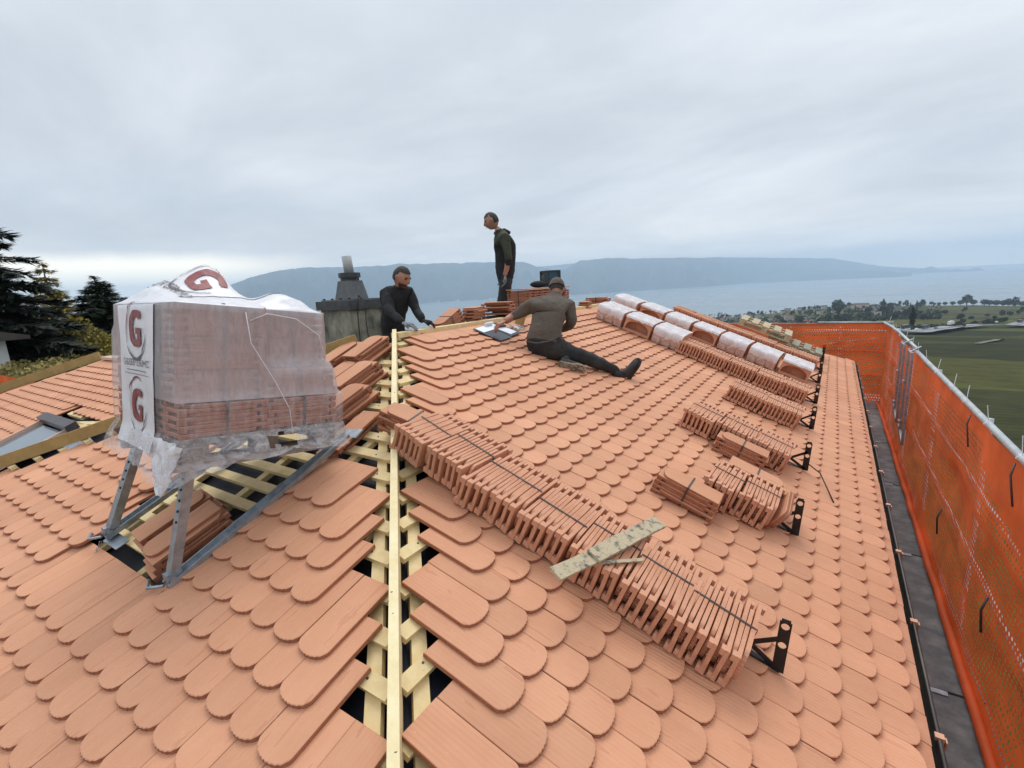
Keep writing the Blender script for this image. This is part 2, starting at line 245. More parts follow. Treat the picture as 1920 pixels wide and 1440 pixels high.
# ------------------------------------------------------------------ mesh builder
class MB:
    def __init__(s): s.v = []; s.f = []; s.m = []
    def box(s, c, d, R=None, mi=0, taper=1.0):
        c = Vector(c); hx, hy, hz = d[0]/2, d[1]/2, d[2]/2; b = len(s.v)
        for z in (-1, 1):
            k = taper if z > 0 else 1
            for x, y in ((-1, -1), (1, -1), (1, 1), (-1, 1)):
                p = Vector((x*hx*k, y*hy*k, z*hz)); p = R @ p if R else p; s.v.append(p+c)
        for f in ((0, 3, 2, 1), (4, 5, 6, 7), (0, 1, 5, 4), (1, 2, 6, 5), (2, 3, 7, 6), (3, 0, 4, 7)):
            s.f.append(tuple(b+i for i in f)); s.m.append(mi)
        return s
    def bar(s, a, b_, w, h, upv=(0, 0, 1), mi=0):
        """box from a to b, width w across, height h along upv (centred)"""
        a = Vector(a); b_ = Vector(b_); d = (b_-a); ln = d.length; d.normalize()
        u = Vector(upv); u = (u-d*u.dot(d)).normalized(); x = d.cross(u)
        R = Matrix((x, d, u)).transposed()
        return s.box((a+b_)/2, (w, ln, h), R, mi)
    def tube(s, pts, r, n=8, mi=0, cap=True):
        pts = [Vector(p) for p in pts]; rs = r if isinstance(r, (list, tuple)) else [r]*len(pts); rings = []
        prev = None
        for i, p in enumerate(pts):
            d = (pts[min(i+1, len(pts)-1)]-pts[max(i-1, 0)]).normalized()
            if prev is None: a = d.orthogonal().normalized()
            else:
                a = prev-d*prev.dot(d)
                a = a.normalized() if a.length > 1e-6 else d.orthogonal().normalized()
            prev = a; bb = d.cross(a); base = len(s.v)
            for k in range(n):
                t = 2*pi*k/n; s.v.append(p+(a*cos(t)+bb*sin(t))*rs[i])
            rings.append(base)
        for i in range(len(pts)-1):
            for k in range(n):
                s.f.append((rings[i]+k, rings[i]+(k+1) % n, rings[i+1]+(k+1) % n, rings[i+1]+k)); s.m.append(mi)
        if cap:
            s.f.append(tuple(rings[0]+k for k in reversed(range(n)))); s.m.append(mi)
            s.f.append(tuple(rings[-1]+k for k in range(n))); s.m.append(mi)
        return s
    def prism(s, poly, z0, z1, T=None, mi=0):
        b = len(s.v); n = len(poly)
        for z in (z0, z1):
            for x, y in poly:
                p = Vector((x, y, z)); s.v.append(T @ p if T else p)
        s.f.append(tuple(b+i for i in reversed(range(n)))); s.m.append(mi)
        s.f.append(tuple(b+n+i for i in range(n))); s.m.append(mi)
        for i in range(n):
            j = (i+1) % n; s.f.append((b+i, b+j, b+n+j, b+n+i)); s.m.append(mi)
        return s
    def tri(s, a, b_, c, mi=0):
        i = len(s.v); s.v += [a, b_, c]; s.f.append((i, i+1, i+2)); s.m.append(mi)
    def quad(s, a, b_, c, d, mi=0):
        i = len(s.v); s.v += [Vector(a), Vector(b_), Vector(c), Vector(d)]; s.f.append((i, i+1, i+2, i+3)); s.m.append(mi)
    def add(s, o, T=None, mi=None):
        b = len(s.v); s.v += [(T @ Vector(p) if T else Vector(p)) for p in o.v]
        s.f += [tuple(i+b for i in f) for f in o.f]; s.m += (o.m if mi is None else [mi]*len(o.m))
    def mesh(s, name, mats, smooth=False):
        me = bpy.data.meshes.new(name); me.from_pydata([tuple(v) for v in s.v], [], s.f); me.update()
        for m_ in mats: me.materials.append(M[m_] if isinstance(m_, str) else m_)
        if len(mats) > 1: me.polygons.foreach_set('material_index', s.m)
        if smooth: me.polygons.foreach_set('use_smooth', [True]*len(me.polygons))
        return me
def link(name, me, parent=None, mw=None, **props):
    o = bpy.data.objects.new(name, me); COL.objects.link(o)
    if parent: o.parent = parent
    if mw is not None: o.matrix_local = mw
    for k, v in props.items(): o[k] = v
    return o
def part(name, mb, mats, parent, smooth=False, mw=None, **props):
    mats = mats if isinstance(mats, (list, tuple)) else [mats]
    return link(name, mb.mesh(name, mats, smooth), parent, mw, **props)
def thing(name, label, cat, mw=None, group=None):
    o = bpy.data.objects.new(name, None); COL.objects.link(o); o.empty_display_size = 0.1
    if mw is not None: o.matrix_world = mw
    o['label'] = label; o['category'] = cat
    if group: o['group'] = group
    return o
def single(name, mb, mats, label, cat, smooth=False, mw=None, group=None):
    o = part(name, mb, mats, None, smooth, mw); o['label'] = label; o['category'] = cat
    if group: o['group'] = group
    return o
def copy_tree(o, parent=None, mw=None, label=None, group=None):
    c = o.copy(); COL.objects.link(c); c.parent = parent
    if mw is not None: c.matrix_world = mw
    if label: c['label'] = label
    if group: c['group'] = group
    for ch in list(o.children): copy_tree(ch, c)
    return c
def T3(x, y, z): return Matrix.Translation((x, y, z))
def RX(a): return Matrix.Rotation(a, 4, 'X')
def RY(a): return Matrix.Rotation(a, 4, 'Y')
def RZ(a): return Matrix.Rotation(a, 4, 'Z')
# ------------------------------------------------------------------ roof planes
S = 0.37391; TW, G = 0.17, 0.14978; SS, CS = sin(S), cos(S)
TL, TT = 0.38, 0.0195; TAU = TT/G
OR = Vector((-1.11226, 1.52992, -1.32944)); OL = Vector((-2.50806, 0.73214, -1.38803))
RN = Vector((SS, 0, CS)); LN = Vector((0, -SS, CS)); KR = RN.dot(OR); KL = LN.dot(OL); KW = -2.16
XR = -3.5; ZR = (KR-XR*SS)/CS; HC = (KR-KL)/SS          # hip: x + y = HC
YR0 = HC-XR; YR1 = 8.75; XE = 0.455; YE = HC-XE
XL = 2*XR-XE
def Rp(x, y, h=0.0):
    """point on the right-hand slope above plan (x, y)"""
    return Vector((x, y, (KR-x*SS)/CS))+RN*h
def Lp(x, y, h=0.0, K=KL): return Vector((x, y, (K+y*SS)/CS))+LN*h
def frameR(x, y, h=0.0):
    p = Rp(x, y, h); X = Vector((0, 1, 0)); Y = Vector((-CS, 0, SS))
    return Matrix(((X.x, Y.x, RN.x, p.x), (X.y, Y.y, RN.y, p.y), (X.z, Y.z, RN.z, p.z), (0, 0, 0, 1)))
def frameL(x, y, h=0.0, K=KL):
    p = Lp(x, y, h, K); X = Vector((1, 0, 0)); Y = Vector((0, CS, SS))
    return Matrix(((X.x, Y.x, LN.x, p.x), (X.y, Y.y, LN.y, p.y), (X.z, Y.z, LN.z, p.z), (0, 0, 0, 1)))
# tile: tip at origin, body up +y, underside z=0
def tile_outline(L_=TL, cutl=0.0, cutr=0.0):
    hw = TW/2-0.001; dep = 0.056; n = 30; P = []
    P.append((hw, L_)); P.append((hw, dep))
    for i in range(1, n):
        a = pi*i/n; x = hw*cos(a); y = dep-dep*(sin(a)**0.82)
        sc = 0.0016*cos(x/TW*2*pi*9); P.append((x, y+sc))
    P.append((-hw, dep)); P.append((-hw, L_))
    return P[::-1]
def tile_mesh(name, matn, nibs=False, L_=TL, low=False, TT=TT):
    P = tile_outline(L_); n = len(P); v = []; f = []; mi = []; uvs = []
    def ring(z, ins):
        b = len(v); cx, cy = 0, L_/2
        for x, y in P:
            d = Vector((x-cx, y-cy)); k = ins
            v.append((x-(k if x > 0 else -k) if abs(x) > 0.001 else x, y+(k if y < L_/2 else -k), z))
        return b
    b0 = ring(0, 0); b1 = ring(TT-0.0022, 0); b2 = ring(TT, 0.0022)
    f.append(tuple(b2+i for i in range(n))[::-1]); mi.append(0)
    for A, B, m_ in ((b0, b1, 1), (b1, b2, 0)):
        for i in range(n):
            j = (i+1) % n; f.append((A+j, A+i, B+i, B+j)); mi.append(m_)
    f.append(tuple(b0+i for i in range(n))); mi.append(1)
    if nibs:
        for sx in (-1, 1):
            mb = MB(); mb.box((sx*0.067, L_-0.016, -0.008), (0.030, 0.032, 0.018))
            b = len(v); v += [tuple(p) for p in mb.v]; f += [tuple(i+b for i in q) for q in mb.f]; mi += [1]*6
        # shallow ribs that leave dark slots on the underside
        for sx in (-0.045, 0, 0.045):
            mb = MB(); mb.box((sx, L_/2+0.03, -0.002), (0.008, L_-0.1, 0.004))
            b = len(v); v += [tuple(p) for p in mb.v]; f += [tuple(i+b for i in q) for q in mb.f]; mi += [1]*6
    me = bpy.data.meshes.new(name); me.from_pydata(v, [], f); me.update()
    me.materials.append(M[matn]); me.materials.append(M['tile_side'])
    me.polygons.foreach_set('material_index', mi)
    uvl = me.uv_layers.new(name='UVMap')
    co = [me.vertices[l.vertex_index].co for l in me.loops]
    flat = []
    for c in co: flat += [c.x/TW+0.5, c.y/L_]
    uvl.data.foreach_set('uv', flat)
    at = me.attributes.new('tint', 'FLOAT', 'POINT'); at.data.foreach_set('value', [1.0]*len(me.vertices))
    # face orientation fix
    bm = bmesh.new(); bm.from_mesh(me); bmesh.ops.recalc_face_normals(bm, faces=bm.faces); bm.to_mesh(me); bm.free()
    return me
TILE = tile_mesh('roof_tile', 'tile'); TILE_N = tile_mesh('loose_tile', 'tile_loose', nibs=True, TT=0.0165); TILE_U = tile_mesh('upright_tile', 'tile_loose', nibs=True, TT=0.0186); TILE_U.materials[1] = M['clay_edge2']
def merged_tiles(name, mats_list, src, parent, **props):
    """one mesh out of many tile placements (stuff)"""
    n = len(src.vertices); sv = [v.co.copy() for v in src.vertices]; sf = [tuple(p.vertices) for p in src.polygons]; sm = [p.material_index for p in src.polygons]
    suv = [tuple(d.uv) for d in src.uv_layers[0].data]
    v = []; f = []; mi = []; uv = []; ti = []
    for k, mw in enumerate(mats_list):
        b = k*n; v += [tuple(mw @ c) for c in sv]; f += [tuple(i+b for i in q) for q in sf]; mi += sm
        for a in suv: uv += a
        ti += [random.gauss(0.965, 0.04)]*n
    me = bpy.data.meshes.new(name); me.from_pydata(v, [], f); me.update()
    for m_ in src.materials: me.materials.append(m_)
    me.polygons.foreach_set('material_index', mi)
    ul = me.uv_layers.new(name='UVMap'); ul.data.foreach_set('uv', uv)
    at = me.attributes.new('tint', 'FLOAT', 'POINT'); at.data.foreach_set('value', ti)
    return link(name, me, parent, None, kind='stuff', **props)
def proj(p):
    z = p.dot(fw)
    if z < 0.05: return None
    return (960+909.14*p.dot(r2)/z, 720-909.14*p.dot(u2)/z, z)
# ================================================================== HOUSE
house = thing('house', 'near house with hipped roof half covered in new terracotta beaver-tail tiles', 'house')
HB = -0.051                      # top of battens below the tile plane
tile_places = []
def put_tile(frame_fn, x, y, dx, dy, K=None):
    j = random.gauss(0, 1)
    fr = frame_fn(x, y, 0.0) if K is None else frame_fn(x, y, 0.0, K)
    return fr @ T3(random.gauss(0, 0.0012), random.gauss(0, 0.002), abs(random.gauss(0, 0.0006))) @ RX(-TAU) @ RZ(random.gauss(0, 0.003))
for jv in range(-17, 12):
    xt = OR.x+jv*G*CS
    if xt > XE-0.005: continue
    iv0 = int((-0.6-OR.y)/TW)-1
    for k in range(iv0, 75):
        yt = OR.y+(k+(0.5 if jv % 2 else 0.0))*TW
        xh = xt-TL*CS
        if yt-TW/2 < -xh+HC+0.012: continue                 # near hip
        if yt+TW/2 > YR1+(xt-XR)-0.10 and yt+TW/2 > YR1+(xh-XR)-0.02: continue
        if xh < XR-0.07: continue
        tile_places.append((put_tile(frameR, xt, yt, 0, 0)))
top_row = []
for jv in range(-5, 19):
    yt = OL.y-jv*G*CS
    if yt < YE-0.9: continue
    for k in range(-40, 20):
        xt = OL.x+(k+(0.5 if jv % 2 else 0.0))*TW
        yh = yt+TL*CS
        if xt+TW/2 > HC-yh-0.02: continue
        if xt-TW/2 < 2*XR-(HC-yh)-0.09: continue           # left hip
        right = xt-TW/2 > -2.70 and yt < 1.63
        low = yt < 0.50
        left = xt+TW/2 < -3.60-0.18*max(0, yt-0.8)
        if not (right or low or left): continue
        tile_places.append((put_tile(frameL, xt, yt, 0, 0)))
scored = []
for mw in tile_places:
    c = mw @ Vector((0, 0.1, 0.016)); q = proj(c)
    inside = q and -60 < q[0] < 1980 and 560 < q[1] < 1500
    scored.append((0 if inside else 1, q[2] if q else 99, mw))
scored.sort(key=lambda t: (t[0], t[1]))
for s_, d_, mw in scored[:300]:
    o = link('roof_tile', TILE, house, mw); t_ = random.gauss(0.955, 0.045); o.color = (t_, 1, 1, 1)
merged_tiles('roof_tiles', [t[2] for t in scored[300:]], TILE, house)
# square-ended eave course under the last row of tails
ev = MB()
for k in range(-4, 74):
    y = OR.y+k*TW+random.gauss(0, .001); 
    if y > YR1+(XE-XR)-0.1: continue
    ev.bar(Rp(0.30, y, -0.012), Rp(0.466+random.gauss(0, .0015), y, -0.012), TW-0.004, 0.018, RN)
part('eave_tiles', ev, 'clay_plain', house, kind='stuff')
# membrane and boarding below
mb = MB()
h = -0.135
for (a, b_, c, d) in (((XE, YE), (XE, YR1+(XE-XR)), (XR, YR1), (XR, YR0)),):
    mb.quad(Rp(*a, h), Rp(*b_, h), Rp(*c, h), Rp(*d, h))
mb.quad(Lp(XL, YE, h), Lp(XE, YE, h), Lp(XR, YR0, h), Lp(XR, YR0, h))
part('underlay', MB(), 'membrane', house) if False else None
mu = MB(); mu.quad(Rp(XE, YE, h), Rp(XE, YR1+(XE-XR), h), Rp(XR, YR1, h), Rp(XR, YR0, h))
mu.tri(Lp(XL, YE, h), Lp(XE, YE, h), Lp(XR, YR0, h))
zR = Rp(XR, YR0, h).z; zE = Rp(XE, YE, h).z
mu.quad(Vector((XL, YE, zE)), Vector((XR, YR0, zR)), Vector((XR, YR1, zR)), Vector((XL, YR1+3.9, zE)))
mu.tri(Vector((XE, YR1+(XE-XR), zE)), Vector((XL, YR1+(XE-XR), zE)), Vector((XR, YR1, zR)))
part('underlay', mu, 'membrane', house)
# battens
def nail_dots(mb, p, n):
    mb.tube([p, p+n*0.002], 0.0055, 6)
nails = MB()
bt = MB()
bh = HB-0.015
for jv in range(-17, 12):
    xh = OR.x+jv*G*CS-(TL-0.03)*CS
    if xh < XR+0.02 or xh > XE: continue
    y0 = -xh+HC+0.045
    mbb = MB(); mbb.bar(Rp(xh, y0, bh), Rp(xh, y0+1.1, bh), 0.062, 0.028, RN)
    part('roof_batten', mbb, 'wood', house)
    nail_dots(nails, Rp(xh+random.uniform(-.01, .01), y0+0.13+random.uniform(-.02, .02), bh+0.014), RN)
for jv in range(-13, 17):
    yh = OL.y-jv*G*CS+(TL-0.03)*CS
    if yh > YR0-0.03 or yh < YE: continue
    x1 = HC-yh-0.045; x0 = x1-1.1 if yh < 0.75 else -3.95
    if yh > 1.9: x0 = 2*XR-(HC-yh)+0.05
    x0 = max(x0, 2*XR-(HC-yh)+0.02)
    mbb = MB(); mbb.bar(Lp(x0, yh, bh), Lp(x1, yh, bh), 0.062, 0.028, LN)
    part('roof_batten', mbb, 'wood', house)
    nail_dots(nails, Lp(x1-0.14+random.uniform(-.02, .02), yh+random.uniform(-.01, .01), bh+0.014), LN)
    # little ends under the left hip beam
    xl = 2*XR-(HC-yh)
    if yh < 2.0:
        mbb = MB(); mbb.bar(Lp(xl-0.02, yh, -0.004), Lp(xl+0.09, yh, -0.004), 0.045, 0.028, LN); part('roof_batten', mbb, 'wood', house)
# side planks along the hip (under the battens) and the hip board on edge
hd = Vector((1, -1, (Rp(1, HC-1).z-Rp(0, HC).z))).normalized()
def hipP(x, off, h):     # off: horizontal offset square to the hip, + towards right slope
    k = off/sqrt(2); px, py = x+k, (HC-x)+k
    return Rp(px, py, h) if off > 0 else Lp(px, py, h)
for off, w_ in ((0.105, 0.06), (-0.105, 0.06)):
    n = RN if off > 0 else LN
    mbb = MB(); mbb.bar(hipP(XR+0.1, off, HB-0.046), hipP(XE, off, HB-0.046), w_, 0.035, n); part('counter_batten', mbb, 'wood', house)
for x in (-3.62, -3.05, -2.50, -1.9):
    mbb = MB(); mbb.bar(Lp(x, 0.4, HB-0.046), Lp(x, HC-x-0.2, HB-0.046), 0.055, 0.035, LN); part('counter_batten', mbb, 'wood', house)
# hip board in two lengths, standing proud
for (xa, xb) in ((XR-0.02, -2.12), (-2.117, XE)):
    mbb = MB(); a = hipP(xa, 0, 0.0); b_ = hipP(xb, 0, 0.0)
    zc = Vector((0, 0, -0.035)); mbb.bar(a+zc, b_+zc, 0.038, 0.14, (0, 0, 1)); part('hip_board', mbb, 'wood_hip', house)
for t in (-3.1, -2.6, -2.2, -2.05, -1.75, -1.4, -1.33, -1.0, -0.9):
    p = hipP(t, 0, 0); nail_dots(nails, p+Vector((random.uniform(-.008, .008), random.uniform(-.008, .008), 0.036)), Vector((0, 0, 1)))
part('nails', nails, 'nail', house, kind='stuff')
# left hip beam
def hipL(x, h=0): y = HC-(2*XR-x); return Lp(x, y, h)
mbb = MB(); mbb.bar(hipL(XL-0.4)+Vector((0, 0, 0.065)), hipL(-3.75)+Vector((0, 0, 0.065)), 0.05, 0.10, (0, 0, 1)); part('hip_board', mbb, 'wood_old', house, label='darker hip beam on the far left hip')
# ridge board and the far hip board
mbb = MB(); mbb.bar((XR, YR0, ZR-0.02), (XR, YR1, ZR-0.02), 0.10, 0.05); part('ridge_board', mbb, 'wood', house)
# rear slope boards: a few planks seen behind the ridge
for k in range(4):
    x = XR-0.16-k*0.17; mbb = MB(); mbb.bar((x, YR0+0.2, ZR-(XR-x)*0.392-0.02), (x, YR1-0.1, ZR-(XR-x)*0.392-0.02), 0.06, 0.03); part('roof_batten', mbb, 'wood', house)
# gutter on the right eave
ge = Rp(XE-0.02, 0, 0); gz = -1.976; y0g, y1g = YE-0.3, YR1+(XE-XR)+0.05
mg_ = MB(); n = 8
prof = [(0.0, -0.01)]+[(0.045-0.045*cos(pi*i/n), -0.055*sin(pi*i/n)) for i in range(1, n)]+[(0.09, 0.004)]
for i in range(len(prof)-1):
    a, b_ = prof[i], prof[i+1]
    mg_.quad((XE+a[0]-0.04, y0g, gz+a[1]), (XE+a[0]-0.04, y1g, gz+a[1]), (XE+b_[0]-0.04, y1g, gz+b_[1]), (XE+b_[0]-0.04, y0g, gz+b_[1]))
mg_.tube([(XE+0.047, y0g, gz+0.006), (XE+0.047, y1g, gz+0.006)], 0.009, 8)
gut = part('gutter', mg_, 'zinc', house, True)
for k in range(14):
    y = 1.55+k*0.83; mc = MB(); mc.box((XE+0.047, y, gz+0.012), (0.032, 0.03, 0.018)); mc.box((XE+0.07, y, gz-0.012), (0.006, 0.03, 0.04)); part('gutter_clip', mc, 'copper', gut)
mf = MB(); mf.box((XE-0.055, (y0g+y1g)/2, gz-0.10), (0.02, y1g-y0g, 0.2)); part('fascia_board', mf, 'zinc', house)
mw_ = MB(); mw_.box(((XL+XE)/2, (YE+y1g)/2, -6.6), (XE-XL-0.8, y1g-YE-0.8, 9.0)); part('wall', mw_, 'white', house)
# ================================================================== LEFT WING
wing = thing('roof_wing', 'lower roof wing at far left with finished tiles and a skylight gap', 'roof wing')
def Wp(x, y, h=0): return Lp(x, y, h, KW)
YW = 3.42; wt = []
ang = (Wp(-11.9, 3.3)-Wp(-16.0, -0.8))
for j in range(0, 34):
    yt = YW-0.30-j*G*CS
    for k in range(0, 90):
        xt = -16.5+(k+(0.5 if j % 2 else 0))*TW
        if xt > -5.2: continue
        yh = yt+TL*CS
        if xt-TW/2 < -11.85-(YW-yh)*0.95+0.12: continue
        if yt < 2.25:
            if -9.28 < xt-TW/2 and xt-TW/2 < -9.26+0.0 : continue
            if xt+TW/2 > -9.26 and not (yt > 2.10 and xt > -9.0): continue
        wt.append(frameL(xt, yt, 0, KW) @ T3(0, random.gauss(0, .002), 0) @ RX(-TAU))
merged_tiles('roof_tiles', wt, TILE, wing)
mu = MB(); mu.quad(Wp(-18, -2.5, -.13), Wp(-5.0, -2.5, -.13), Wp(-5.0, YW, -.13), Wp(-11.9, YW, -.13))
mu.quad(Wp(-11.9, YW, -.13), Wp(-5.0, YW, -.13), Vector((-5, 7.5, -2.9)), Vector((-11.9, 7.5, -2.9))); part('underlay', mu, 'membrane', wing)
mbb = MB(); mbb.bar(Wp(-16.6, -1.5, 0.03), Wp(-11.78, 3.42, 0.05), 0.05, 0.16); part('hip_board', mbb, 'wood_old', wing)
mr = MB(); mr.bar(Wp(-11.6, YW+0.03, 0.0), Wp(-5.2, YW+0.03, 0.0), 0.2, 0.05); part('ridge_tile_row', mr, 'pink_board', wing)
for x, a, b_ in ((-9.0, 1.88, 2.15),): pass
for (a, b_) in (((-9.1, 2.02), (-7.7, 2.02)), ((-9.15, 2.15), (-8.6, 2.15)), ((-8.9, 1.95), (-7.6, 2.2))):
    mbb = MB(); mbb.bar(Wp(*a, -0.03), Wp(*b_, -0.03), 0.07, 0.04, LN); part('roof_batten', mbb, 'wood', wing)
sk = MB(); sk.quad(Wp(-9.22, 0.2, 0.02), Wp(-8.2, 0.2, 0.02), Wp(-8.2, 1.84, 0.02), Wp(-9.22, 1.84, 0.02))
m_, t_, b_ = mat('skylight_glass'); b_.inputs['Base Color'].default_value = (0.30, 0.34, 0.37, 1); b_.inputs['Roughness'].default_value = 0.08; b_.inputs['Metallic'].default_value = 0.6; M['skyglass'] = m_
skl = link('skylight', None, wing)
part('pane', sk, 'skyglass', skl)
fr = MB()
fr.bar(Wp(-9.235, 0.2, 0.03), Wp(-9.235, 1.86, 0.03), 0.035, 0.06, LN); part('frame', fr, 'pink_board', skl); fr = MB(); fr.bar(Wp(-8.18, 0.2, 0.03), Wp(-8.18, 1.86, 0.03), 0.035, 0.06, LN)
part('frame', fr, 'pink_board', skl)
fr = MB(); fr.bar(Wp(-9.28, 1.92, 0.07), Wp(-8.08, 1.92, 0.07), 0.13, 0.09, LN); part('casing', fr, 'casing', skl)
fl = MB(); fl.quad(Wp(-8.9, 1.98, -.06), Wp(-7.7, 1.6, -.06), Wp(-7.5, 1.9, -.06), Wp(-8.7, 2.08, -.06)); part('flashing', fl, 'galv', skl)
mw_ = MB(); mw_.box((-9.6, 0.5, -6.5), (9.0, 5.0, 8.0)); part('wall', mw_, 'white', wing)
# ================================================================== LOOSE TILE HELPERS
def rtile(parent, mw, mesh=None, nm='tile'):
    o = link(nm, mesh or TILE_N, parent, mw); t = 0.93+random.random()*0.12; o.color = (t, 1, 1, 1); return o
def upright_bundle(x0, x1, y0, label, group, pairs=None, strap=True, lean=0.0, yoff=0.0):
    """tiles stood on edge, stacked down the right slope from plan x0 (upper) to x1 (lower)"""
    ln = (x1-x0)/CS; n = pairs*2 if pairs else max(2, 2*round(ln/0.043)); p = ln/n
    th = thing('tile_bundle', label, 'tile bundle', frameR((x0+x1)/2, y0+TL/2, 0.02) @ RZ(random.gauss(0, .025)), group)
    mwid = TW/2; drift = random.gauss(0, 0.09); lean = lean+random.gauss(0.02, 0.03)
    for i in range(n):
        yy = ln/2-(i+0.5)*p
        flip = i % 2
        # tile local x->Z, y->course, z->downslope/upslope
        R0 = Matrix(((0, 1, 0, 0), (0, 0, 1, 0), (1, 0, 0, 0), (0, 0, 0, 1)))     # x->z, y->x, z->y
        # head at near end (-X): local y axis reversed
        base = T3(drift*yy+random.gauss(0, .005), yy, TW/2+abs(random.gauss(0, .0015))) @ RZ(random.gauss(0, .010)) @ RX(random.gauss(0, .009)+lean)
        if flip: m = base @ T3(-TL/2+0.022+random.gauss(0, .004), -0.0093, 0) @ R0
        else: m = base @ RZ(pi) @ T3(-TL/2+0.022+random.gauss(0, .004), -0.0093, 0) @ R0
        rtile(th, m, TILE_U)
    if strap:
        mb = MB(); a = 0.045*random.uniform(-1, 1)
        mb.box((a, 0, TW+0.0035), (0.009, ln, 0.002)); mb.box((a, -ln/2-0.001, TW/2), (0.009, 0.002, TW)); mb.box((a, ln/2+0.001, TW/2), (0.009, 0.002, TW))
        part('strap', mb, 'strap', th)
    return th
def flat_bundle(mw, n, label, group=None, strap=True, fan=0.006, alt=True, straps=(0.0,), cat='tile bundle', nm='tile_bundle', pitch=0.0178):
    """tiles lying flat on top of each other, long axis = local y; origin = base centre"""
    th = thing(nm, label, cat, mw, group)
    for i in range(n):
        m = T3(random.gauss(0, fan), random.gauss(0, fan), i*pitch)
        if alt and i % 2: m = m @ T3(0, TL/2-0.014, 0) @ RZ(pi+random.gauss(0, .008))
        else: m = m @ RZ(random.gauss(0, .008)) @ T3(0, -TL/2+0.014, 0)
        rtile(th, m)
    if strap:
        for s_ in straps:
            mb = MB(); H = n*pitch
            mb.box((0, s_, H+0.001), (TW+0.012, 0.011, 0.002)); mb.box((-TW/2-0.005, s_, H/2), (0.002, 0.011, H)); mb.box((TW/2+0.005, s_, H/2), (0.002, 0.011, H))
            part('strap', mb, 'strap', th)
    return th
# --- rows of upright bundles on the right slope
ordw = ['uppermost', 'second', 'third', 'fourth', 'fifth', 'sixth', 'seventh', 'lowest']
def row(xs, y, desc, gname):
    for i in range(len(xs)-1):
        nm = ordw[i] if i < len(xs)-2 else 'lowest'
        upright_bundle(xs[i]+0.006, xs[i+1]-0.006, y+random.uniform(-.028, .028), '%s bundle of upright tiles in the %s' % (nm, desc), gname)
row([-2.13, -1.89, -1.62, -1.29, -1.01, -0.76, -0.51, -0.24], 1.87, 'nearest long row under the plank', 'upright tile bundles in the nearest row')
row([-0.70, -0.49, -0.27], 3.27, 'short second row beside flat bundles', 'upright tile bundles in the second row')
row([-1.11, -0.83, -0.54, -0.26], 4.39, 'third row from the camera', 'upright tile bundles in the third row')
row([-0.98, -0.61, -0.25], 5.75, 'fourth row from the camera', 'upright tile bundles in the fourth row')
row([-1.84, -1.52, -1.19, -0.84, -0.52, -0.24], 6.98, 'fifth row in front of wrapped ridge tiles', 'upright tile bundles in the fifth row')
row([-2.66, -2.31, -1.95, -1.60, -1.24, -0.88, -0.53, -0.20], 9.66, 'farthest row behind wrapped ridge tiles', 'upright tile bundles in the farthest row')
flat_bundle(frameR(-0.755, 3.10, 0.02) , 8, 'flat strapped bundle of tiles lying beside the second short row', 'flat tile bundles on the right slope')
flat_bundle(frameR(-0.60, 4.27, 0.02), 8, 'flat strapped bundle of tiles leaning on the third row', 'flat tile bundles on the right slope')
flat_bundle(frameR(-0.44, 3.755, 0.02) , 9, 'flat strapped bundle of tiles just behind the second short row', 'flat tile bundles on the right slope')
flat_bundle(frameR(-2.20, 2.16, 0.0) @ T3(-0.04, 0.0, 0.0) @ RZ(0.25) @ RX(0.0), 8, 'strapped bundle of tiles lying at top of the nearest row beside the hip board', None)
# leaning tiles at the end of the second row
th = thing('leaning_tiles', 'two tiles leaning against lower end of the second short row', 'tiles', frameR(-0.245, 3.45, 0.02))
for k in range(2):
    R0 = Matrix(((0, 1, 0, 0), (0, 0, 1, 0), (1, 0, 0, 0), (0, 0, 0, 1)))
    rtile(th, T3(0, -0.02*k, TW/2) @ RX(0.35) @ T3(-TL/2+0.05, 0, 0) @ R0)
# loose stacks between pallet and hip, on the open battens
def loose(x, y, n, rot, label, h0=HB, fan=0.012, alt=True, ht=0):
    return flat_bundle(frameL(x, y, h0) @ RZ(rot) @ RX(ht), n, label, 'loose tile stacks on the open battens', strap=False, fan=fan, alt=alt, cat='tile stack', nm='tile_stack', pitch=0.020)
loose(-3.43, 2.89, 8, 0.02, 'tall stack of loose tiles just below the chimney and hip top', fan=0.016)
loose(-3.76, 2.84, 6, 0.0, 'lower stack of loose tiles left of the tallest one by the chimney')
loose(-3.14, 2.50, 8, 0.0, 'stack of loose tiles with a rounded tile on top, second from the hip top', fan=0.016)
loose(-3.42, 2.52, 6, -0.04, 'stack of loose tiles between two others and the wrapped pallet')
loose(-2.92, 2.20, 8, -0.03, 'high stack of ribbed loose tiles touching the wrapped pallet', fan=0.014)
loose(-2.63, 2.00, 4, 0.06, 'low pair of crooked loose tiles lowest beside the wrapped pallet', fan=0.02)
loose(-4.05, 2.60, 4, 0.05, 'small stack of loose tiles at the foot of the chimney')
loose(-3.10, 1.10, 6, -0.1, 'strapped stack of tiles in the gap under the wrapped pallet')
loose(-2.85, 1.03, 7, -0.12, 'stack of tiles with a rounded end beside the front steel leg')
